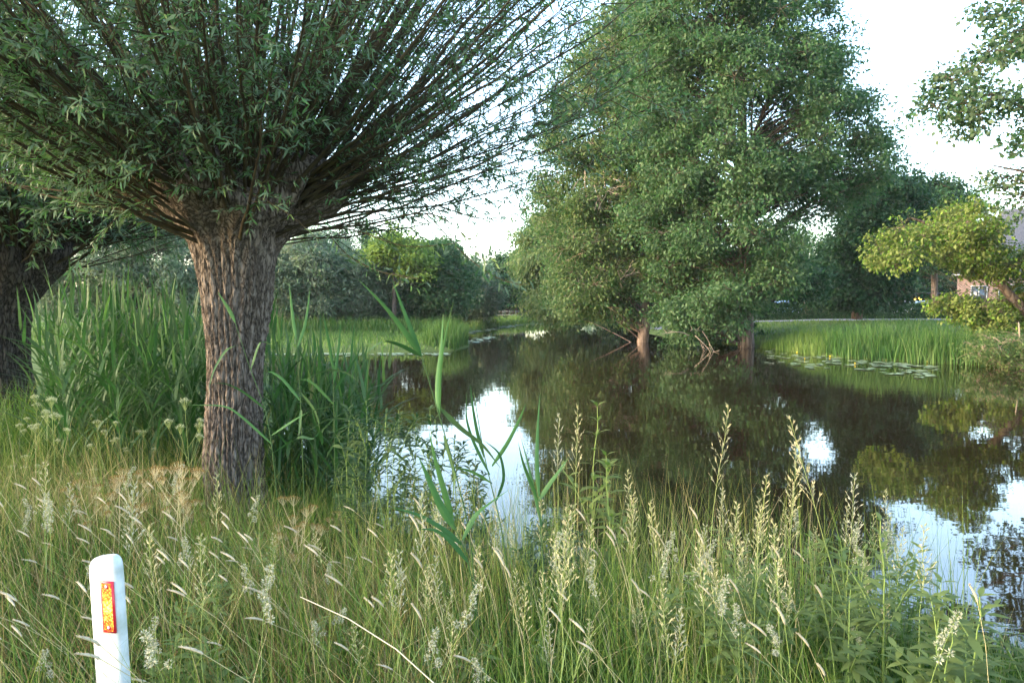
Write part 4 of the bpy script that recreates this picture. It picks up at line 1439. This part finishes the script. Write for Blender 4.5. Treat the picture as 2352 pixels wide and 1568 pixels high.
def pad_mesh(seed):
    r = np.random.default_rng(seed)
    a = np.linspace(.22, 2 * np.pi - .22, 22)
    rad = .5 * (1 + .04 * np.sin(3 * a + r.uniform(0, 6)))
    V = np.concatenate([[[.06, 0, .012]], np.stack([rad * np.cos(a), rad * np.sin(a), .012 + .02 * np.sin(2 * a + r.uniform(0, 6)) + .012 * np.sin(5 * a)], -1)])
    i = np.arange(1, 22)
    G = Geo()
    G.add(V, [np.stack([np.zeros(21, int), i, i + 1], -1)], [np.full(21, r.uniform(.1, .9))])
    return G


PADS = [pad_mesh(300 + i) for i in range(6)]
pad_src = []
r6 = random.Random(66)


def pad(x, y, size, label, group):
    k = r6.randrange(6)
    if k >= len(pad_src) or not pad_src:
        if len(pad_src) < 6:
            o = PADS[len(pad_src)].build('lily_pad', M['lily'])
            pad_src.append(o)
        else:
            o = pad_src[k].copy()
            COL.objects.link(o)
    else:
        o = pad_src[k].copy()
        COL.objects.link(o)
    o.location = (x, y, .02 + r6.uniform(0, .012))
    o.rotation_euler = (r6.uniform(-.01, .035), r6.uniform(-.02, .02), r6.uniform(0, 6.28))
    o.scale = (size, size * r6.uniform(.85, 1), size)
    tag(o, label, 'lily pad', group)


def in_water(x, y):
    return float(shore_dist(np.array([x]), np.array([y]))[0]) < -.05


cnt = 0
while cnt < 115:
    u = r6.uniform(0, 1)
    px = 1760 + u * 400
    py = 808 + 34 * u + 30 * r6.random() ** 1.6 + 4 * math.sin(u * 9) - 2
    Y = CAMZ * FPX / (py - HOR)
    x = WX(px, Y)
    if in_water(x, Y):
        pad(x, Y, r6.uniform(.2, .46), 'green lily pad floating in front of the right bank reeds', 'lily pads by the right bank')
        cnt += 1
cnt = 0
while cnt < 80:
    px, py = r6.uniform(600, 1030), 812 + abs(r6.gauss(0, 2.5))
    Y = CAMZ * FPX / (py - HOR)
    x = WX(px, Y)
    if in_water(x, Y):
        pad(x, Y, r6.uniform(.25, .42), 'pale glinting lily pad along the edge of the left meadow', 'lily pads by the left meadow')
        cnt += 1
cnt = 0
while cnt < 90:
    u = r6.uniform(0, 1)
    if r6.random() < .5:
        px, py = 1080 + 125 * u, 764 - 20 * u + r6.gauss(0, 1.2)
    else:
        px, py = 1040 + 90 * u, 792 - 16 * u + r6.gauss(0, 3)
    Y = CAMZ * FPX / (py - HOR)
    x = WX(px, Y)
    if in_water(x, Y):
        pad(x, Y, r6.uniform(.3, .6), 'pale lily pad on the narrow far water beyond the left bank corner', 'lily pads on the far water')
        cnt += 1
fl = None
for px, py in [(1832, 812), (1850, 827), (1900, 814), (1908, 821), (2132, 834), (1966, 838)]:
    Y = CAMZ * FPX / (py - HOR)
    if fl is None:
        G = Geo()
        for j in range(6):
            a = j * math.pi / 3
            leaves6(G, np.array([[0, 0, .03]]), np.array([[math.cos(a), math.sin(a), 1.2]]), np.array([[0, 0, 1.0]]), .06, .05, [.5], droop=-.2)
        tubes(G, np.array([[[0, 0, -.05], [0, 0, .04]]]), np.array([[.006, .006]]), 5)
        fl = o = G.build('lily_flower', M['lily_flower'])
    else:
        o = fl.copy()
        COL.objects.link(o)
    o.location = (WX(px, Y), Y, .01)
    tag(o, 'small yellow water lily flower among the pads by the right bank', 'flower', 'yellow lily flowers')


# ------------------------------------------------------------------ hedge, house, outbuilding, cars, far fence
def hedge(name, label, x0, x1, y, z0, h, dpt, n, mat, seed, L=.12):
    r = np.random.default_rng(seed)
    root = thing(name, label, 'hedge', ((x0 + x1) / 2, y, z0))
    B = Geo()
    for xx in np.arange(x0 + .3, x1, .55):
        for j in range(3):
            e = np.array([xx + r.uniform(-.3, .3), y + r.uniform(-.3, .3) * dpt, z0 + h * r.uniform(.6, .92)])
            b = np.array([xx, y, z0 - .05])
            tubes(B, np.stack([b, (b + e) / 2 + r.normal(0, .05, 3), e])[None], np.array([[.03, .02, .008]]), 4)
    local(B, root.location)
    B.build('stems', M['tree_bark'], root)
    F = Geo()
    f = r.uniform(0, 1, n)
    side = r.integers(0, 4, n)
    xx = r.uniform(x0, x1, n)
    inset = np.abs(r.normal(0, .10, n))
    yy = np.where(side == 0, y + r.uniform(-.5, .5, n) * dpt, np.where(side == 3, y + dpt / 2 - inset, y - dpt / 2 + inset))
    zz = np.where(side == 0, z0 + h - inset, z0 + r.uniform(0, 1, n) * h)
    pos = np.stack([xx, yy, zz], -1) + r.normal(0, .03, (n, 3))
    nn = np.where((side == 0)[:, None], np.array([0, 0, 1.0]), np.where((side == 3)[:, None], np.array([0, 1.0, 0]), np.array([0, -1.0, 0])))
    leaves4(F, pos, r.normal(0, 1, (n, 3)), nn + r.normal(0, .5, (n, 3)), L * r.uniform(.7, 1.3, n), L * .6, np.clip(r.normal(.5, .25, n), 0, 1))
    local(F, root.location)
    F.build('foliage', M[mat], root)
    return root


hedge('clipped_hedge', 'low clipped dark green hedge along the far side of the road', WX(1722, 67), WX(2250, 67), 67, 1.0, 1.33, 1.0, 26000, 'dark_leaf', 81, .16)
M['red_hedge_leaf'] = leaf_mat('red_hedge_leaf', [(0, (.06, .03, .025)), (1, (.12, .06, .045))], trans=.2)
hedge('garden_hedge', 'low reddish brown hedge at the far end of the water', WX(1135, 98), WX(1205, 98), 98, .5, 1.1, 1.0, 2600, 'red_hedge_leaf', 82, .25)

M['brick'] = None


def brick_mat():
    m, nt, out = new_mat('brick')
    tc = nt.nodes.new('ShaderNodeTexCoord')
    mp = nt.nodes.new('ShaderNodeMapping')
    mp.inputs['Rotation'].default_value = (math.radians(90), 0, 0)
    nt.links.new(tc.outputs['Object'], mp.inputs[0])
    b = nt.nodes.new('ShaderNodeTexBrick')
    b.inputs['Color1'].default_value = (.17, .105, .085, 1)
    b.inputs['Color2'].default_value = (.22, .14, .115, 1)
    b.inputs['Mortar'].default_value = (.22, .20, .18, 1)
    b.inputs['Scale'].default_value = 4.0
    b.inputs['Mortar Size'].default_value = .015
    nt.links.new(mp.outputs[0], b.inputs['Vector'])
    p = nt.nodes.new('ShaderNodeBsdfPrincipled')
    p.inputs['Roughness'].default_value = .9
    nt.links.new(b.outputs[0], p.inputs['Base Color'])
    nt.links.new(p.outputs[0], out.inputs[0])
    return m


M['brick'] = brick_mat()
M['roof_tile'] = plain('roof_tile', (.056, .062, .078), .8, .15, (9, (.08, .086, .102)))
M['white_paint'] = plain('white_paint', (.42, .42, .41), .6)
M['glass'] = plain('glass', (.05, .07, .085), .06, .8)
M['dark_wood'] = plain('dark_wood', (.05, .04, .035), .8)


def emit(name, col, s):
    m, nt, out = new_mat(name)
    e = nt.nodes.new('ShaderNodeEmission')
    e.inputs[0].default_value = (*col, 1)
    e.inputs[1].default_value = s
    nt.links.new(e.outputs[0], out.inputs[0])
    return m


M['lamp_glow'] = emit('lamp_glow', (1.0, .55, .10), 1.1)


def house(label, x0, x1, y, yb, z0, eave, ridge, wins, chim=True, hip=4.0, turn=0.0):
    root = thing('brick_house', label, 'house', (x0, y, z0), turn)
    o = np.array(root.location)
    G = Geo()
    box(G, ((x0 + x1) / 2, (y + yb) / 2, (z0 + eave) / 2 - .1), (x1 - x0, yb - y, eave - z0 + .2))
    local(G, o)
    wall = G.build('wall', M['brick'], root)
    # hipped roof with tile courses as real steps
    G = Geo()
    ov = .45
    cy = (y + yb) / 2
    ns = 34
    for j in range(ns):
        f0, f1 = j / ns, (j + 1) / ns
        za, zb = eave + (ridge - eave) * f0, eave + (ridge - eave) * f1 + .05
        def ringp(f, z, e):
            return [(x0 - ov + hip * f - e, y - ov + (cy - y + ov) * f - e, z), (x1 + ov - hip * f + e, y - ov + (cy - y + ov) * f - e, z), (x1 + ov - hip * f + e, yb + ov - (yb + ov - cy) * f + e, z), (x0 - ov + hip * f - e, yb + ov - (yb + ov - cy) * f + e, z)]
        V = np.array(ringp(f0, za, .04) + ringp(f1, zb, 0))
        G.add(V, [[[0, 1, 5, 4], [1, 2, 6, 5], [2, 3, 7, 6], [3, 0, 4, 7]]])
    local(G, o)
    roof = G.build('roof', M['roof_tile'], root)
    G = Geo()
    for yy in (y - ov - .05, yb + ov + .05):
        box(G, ((x0 + x1) / 2, yy, eave + .02), (x1 - x0 + 2 * ov + .1, .12, .16))
    box(G, (x0 - ov - .05, cy, eave + .02), (.12, yb - y + 2 * ov, .155))
    for xx in np.arange(x0 + .3, x1, 1.1):
        box(G, (xx, y - .2, eave - .13), (.12, .36, .12))
    local(G, o)
    G.build('gutter', M['white_paint'], root)
    if chim:
        G = Geo()
        box(G, (x0 + hip + 1.2, cy, ridge + .5), (.8, .8, 1.8))
        box(G, (x0 + hip + 1.2, cy, ridge + 1.45), (.95, .95, .12))
        local(G, o)
        G.build('chimney', M['brick'], roof)
    for wx0, wx1, wz0, wz1 in wins:
        G = Geo()
        t = .09
        cxx, czz = (wx0 + wx1) / 2, (wz0 + wz1) / 2
        box(G, (cxx, y - .03, wz1 - t / 2), (wx1 - wx0, .12, t))
        box(G, (cxx, y - .03, wz0 + t / 2), (wx1 - wx0 + .2, .16, t))
        for xx in (wx0 + t / 2, cxx, wx1 - t / 2):
            box(G, (xx, y - .028, czz), (t, .11, wz1 - wz0 - 2 * t))
        local(G, o)
        w = G.build('window', M['white_paint'], root)
        G = Geo()
        box(G, (cxx, y - .01, czz), (wx1 - wx0 - .1, .03, wz1 - wz0 - .1))
        local(G, o)
        G.build('pane', M['glass'], w)
    return root


Yh = 84.0
hx0, hx1 = WX(2196, Yh), WX(2196, Yh) + 14.0
house('brick house with steep grey tiled roof and white window frames behind the oak', hx0, hx1, Yh, Yh + 9, 1.0, P(0, 632, Yh)[2], P(0, 478, Yh)[2],
      [(hx0 + 1.3, hx0 + 2.9, 2.2, 4.4), (hx0 + 3.9, hx0 + 6.3, 2.6, 4.5), (hx0 + 8, hx0 + 10.4, 2.6, 4.5)], chim=False, hip=4.6, turn=math.radians(-32))
Y2 = 96.0
bx0 = WX(1845, Y2)
house('partly hidden brick house with white windows seen through the trees right of the ash', bx0, bx0 + 7, Y2, Y2 + 7, 1.0, 4.2, 7.6,
      [(bx0 + 1, bx0 + 2.2, 1.9, 3.8), (bx0 + 4.2, bx0 + 5.4, 1.9, 3.8)], hip=2.6, turn=math.radians(-23))

# porch with a lit lamp beside the house
Yp = 80.0
po = thing('porch', 'dark timber porch with warm lamp light inside, left of the brick house', 'porch', (WX(2112, Yp), Yp, 1.0))
px_ = po.location.x
G = Geo()
box(G, (px_, Yp + 2.4, 2.2), (4.4, .2, 2.4))
box(G, (px_ + 2.2, Yp + 1.2, 2.2), (.2, 2.2, 2.4))
local(G, po.location)
G.build('wall', M['dark_wood'], po)
G = Geo()
box(G, (px_, Yp + 1.2, 3.5), (5.0, 3.2, .18))
local(G, po.location)
G.build('roof', M['dark_wood'], po)
for sx in (-2.1, -.75, .8, 2.1):
    G = Geo()
    box(G, (px_ + sx, Yp, 2.2), (.12, .12, 2.42))
    local(G, po.location)
    G.build('post', M['dark_wood'], po)
for k, (sx, zz, rad) in enumerate(((-.3, 2.92, .17), (.35, 3.0, .2), (-.5, 2.55, .12))):
    lp = thing('porch_lamp', ('small round lit lamp hanging left in the porch', 'larger lit lamp hanging right in the porch', 'lowest lit lamp in the porch')[k], 'lamp', (px_ + sx, Yp + .6, zz))
    G = Geo()
    a = np.linspace(0, np.pi, 9)
    tubes(G, np.stack([0 * a, 0 * a, -np.cos(a) * rad], -1)[None], np.maximum(.01, np.sin(a) * rad)[None], 12)
    G.build('globe', M['lamp_glow'], lp, smooth=True)
    G = Geo()
    tubes(G, np.array([[[0, 0, rad], [0, 0, 3.42 - zz]]]), np.array([[.015, .015]]), 5)
    G.build('cord', M['dark_wood'], lp)
ld = bpy.data.lights.new('porch_lamp_light', 'POINT')
ld.energy = 5
ld.color = (1, .5, .16)
ld.shadow_soft_size = .2
lo = bpy.data.objects.new('porch_lamp_light', ld)
lo.location = (px_ + .05, Yp + 1.1, 2.9)
COL.objects.link(lo)

M['tyre'] = plain('tyre', (.02, .02, .022), .8)
M['rim'] = plain('rim', (.5, .5, .52), .3, .5, metallic=.8)
M['lens'] = plain('lens', (.7, .72, .74), .1, .6)
M['tail'] = plain('tail', (.35, .01, .01), .2, .6)


def car(label, x, y, z, rz, paint, src=None):
    if src is not None:
        o = copy_thing(src, label)
        o.location, o.rotation_euler = (x, y, z), (0, 0, rz)
        b = [c for c in o.children if c.name.startswith('body')][0]
        b.data = b.data.copy()
        b.data.materials[0] = paint
        return o
    root = thing('parked_car', label, 'car', (x, y, z), rz, 'cars parked behind the clipped hedge')
    # body lofted along the length: (x, half width, z low, z belt)
    st = [(-2.1, .66, .42, .72), (-2.0, .80, .30, .86), (-1.5, .86, .24, .94), (-.6, .88, .22, .95), (.5, .88, .22, .94), (1.2, .87, .24, .90), (1.75, .83, .28, .80), (2.05, .70, .36, .68)]
    G = Geo()
    na = 24
    a = np.linspace(0, 2 * np.pi, na, endpoint=False)
    V = []
    for xx, w, zl, zh in st:
        c, s = np.cos(a), np.sin(a)
        V.append(np.stack([np.full(na, xx), np.sign(c) * np.abs(c) ** .35 * w, (zl + zh) / 2 + np.sign(s) * np.abs(s) ** .4 * (zh - zl) / 2], -1))
    k = len(st)
    idx = np.arange(k * na).reshape(k, na)
    G.add(np.array(V), [np.stack([idx[:-1], np.roll(idx, -1, 1)[:-1], np.roll(idx, -1, 1)[1:], idx[1:]], -1).reshape(-1, 4), idx[0][None], idx[-1][::-1][None]])
    # roof with pillars: cabin hull
    cab = [(-1.75, .62, .93, 1.0), (-1.25, .62, .93, 1.38), (-.6, .62, .93, 1.48), (.15, .62, .93, 1.46), (.55, .61, .93, 1.36), (1.15, .64, .9, .95)]
    V = []
    for xx, w, zl, zh in cab:
        V.append([(xx, -.80, zl), (xx, -w, zh - .05), (xx, -w + .12, zh), (xx, w - .12, zh), (xx, w, zh - .05), (xx, .80, zl)])
    V = np.array(V)
    idx = np.arange(36).reshape(6, 6)
    G.add(V, [np.stack([idx[:-1, :-1], idx[:-1, 1:], idx[1:, 1:], idx[1:, :-1]], -1).reshape(-1, 4)])
    body = G.build('body', paint, root, smooth=False)
    def pane(nm, pts):
        G = Geo()
        G.add(np.array(pts), [[list(range(len(pts)))]])
        G.build(nm, M['glass'], root)
    e = .012
    for s in (-1, 1):
        pane('side_window', [(-1.45, s * (.775 + e), 1.0), (-.42, s * (.775 + e), 1.0), (-.42, s * (.635 + e), 1.39), (-.6, s * (.635 + e), 1.40), (-1.2, s * (.64 + e), 1.30)])
        pane('side_window', [(-.34, s * (.775 + e), 1.0), (.95, s * (.785 + e), .97), (.5, s * (.64 + e), 1.30), (.15, s * (.635 + e), 1.38), (-.34, s * (.635 + e), 1.39)])
    pane('windscreen', [(1.1 + e, -.60, .985 + e), (1.1 + e, .60, .985 + e), (.60 + e, .50, 1.335 + e), (.60 + e, -.50, 1.335 + e)])
    pane('rear_window', [(-1.70 - e, -.58, 1.05 + e), (-1.70 - e, .58, 1.05 + e), (-1.29 - e, .50, 1.36 + e), (-1.29 - e, -.50, 1.36 + e)])
    for sx in (-1.3, 1.3):
        for s in (-1, 1):
            G = Geo()
            tubes(G, np.array([[[sx, s * .70, .31], [sx, s * .72, .31], [sx, s * .88, .31], [sx, s * .895, .31]]]), np.array([[.24, .31, .31, .22]]), 24)
            w = G.build('wheel', M['tyre'], root, smooth=True)
            G = Geo()
            tubes(G, np.array([[[sx, s * .86, .31], [sx, s * .90, .31], [sx, s * .905, .31]]]), np.array([[.2, .2, .01]]), 20)
            G.build('rim', M['rim'], w)
    for s in (-1, 1):
        G = Geo()
        box(G, (1.93, s * .6, .66), (.16, .3, .13))
        G.build('headlight', M['lens'], root)
        G = Geo()
        box(G, (-2.02, s * .66, .76), (.12, .22, .16))
        G.build('tail_light', M['tail'], root)
        G = Geo()
        box(G, (.85, s * .93, 1.0), (.12, .16, .11))
        G.build('mirror', paint, root)
    return root


P_silver = plain('paint_silver', (.62, .66, .72), .25, .6)
P_blue = plain('paint_blue', (.22, .36, .50), .25, .6)
P_white = plain('paint_white', (.75, .77, .8), .25, .6)
Yc = 71.5
c1 = car('pale silver car behind the hedge, roof beside the porch', WX(2062, Yc), Yc, 1.2, math.radians(160), P_silver)
car('light blue car behind the hedge nearest the brick house', WX(2112, Yc + 1.5), Yc + 1.5, 1.2, math.radians(172), P_blue, c1)
car('white car behind the hedge half hidden by the dark tree', WX(1984, Yc + 2), Yc + 2, 1.2, math.radians(90), P_white, c1)
car('white car glimpsed under the ash beside its trunk', WX(1738, Yc), Yc, 1.2, math.radians(170), P_white, c1)
car('light blue car glimpsed under the dark undergrowth right of the ash trunk', WX(1792, Yc), Yc, 1.2, math.radians(185), P_blue, c1)

# far footbridge railing at the end of the water
fe = thing('railing', 'thin grey railing at the far end of the water', 'railing', (WX(1175, 94), 94, .45))
M['grey_metal'] = plain('grey_metal', (.13, .14, .14), .7)
fx0, fx1 = WX(1140, 94), WX(1215, 94)
for xx in np.linspace(fx0, fx1, 6):
    G = Geo()
    box(G, (xx, 94, .95), (.08, .08, 1.1))
    local(G, fe.location)
    G.build('post', M['grey_metal'], fe)
for zz in (.95, 1.4):
    G = Geo()
    box(G, ((fx0 + fx1) / 2, 93.95, zz), (fx1 - fx0, .05, .07))
    local(G, fe.location)
    G.build('rail', M['grey_metal'], fe)

# any plant prototype that found no place is removed
for k, v in PROTO.items():
    for i, o in enumerate(v):
        if not USED[k][i]:
            for c in list(o.children):
                bpy.data.objects.remove(c)
            bpy.data.objects.remove(o)


# evening air: a thin even haze over the whole place
m, nt, out = new_mat('haze')
pv = nt.nodes.new('ShaderNodeVolumePrincipled')
pv.inputs['Color'].default_value = (.90, .95, 1.0, 1)
pv.inputs['Density'].default_value = .00018
nt.links.new(pv.outputs[0], out.inputs['Volume'])
G = Geo()
box(G, (10, 90, 14.5), (560, 400, 33))
tag(G.build('haze', m), 'thin evening haze over the pond and banks', 'haze', kind='stuff')
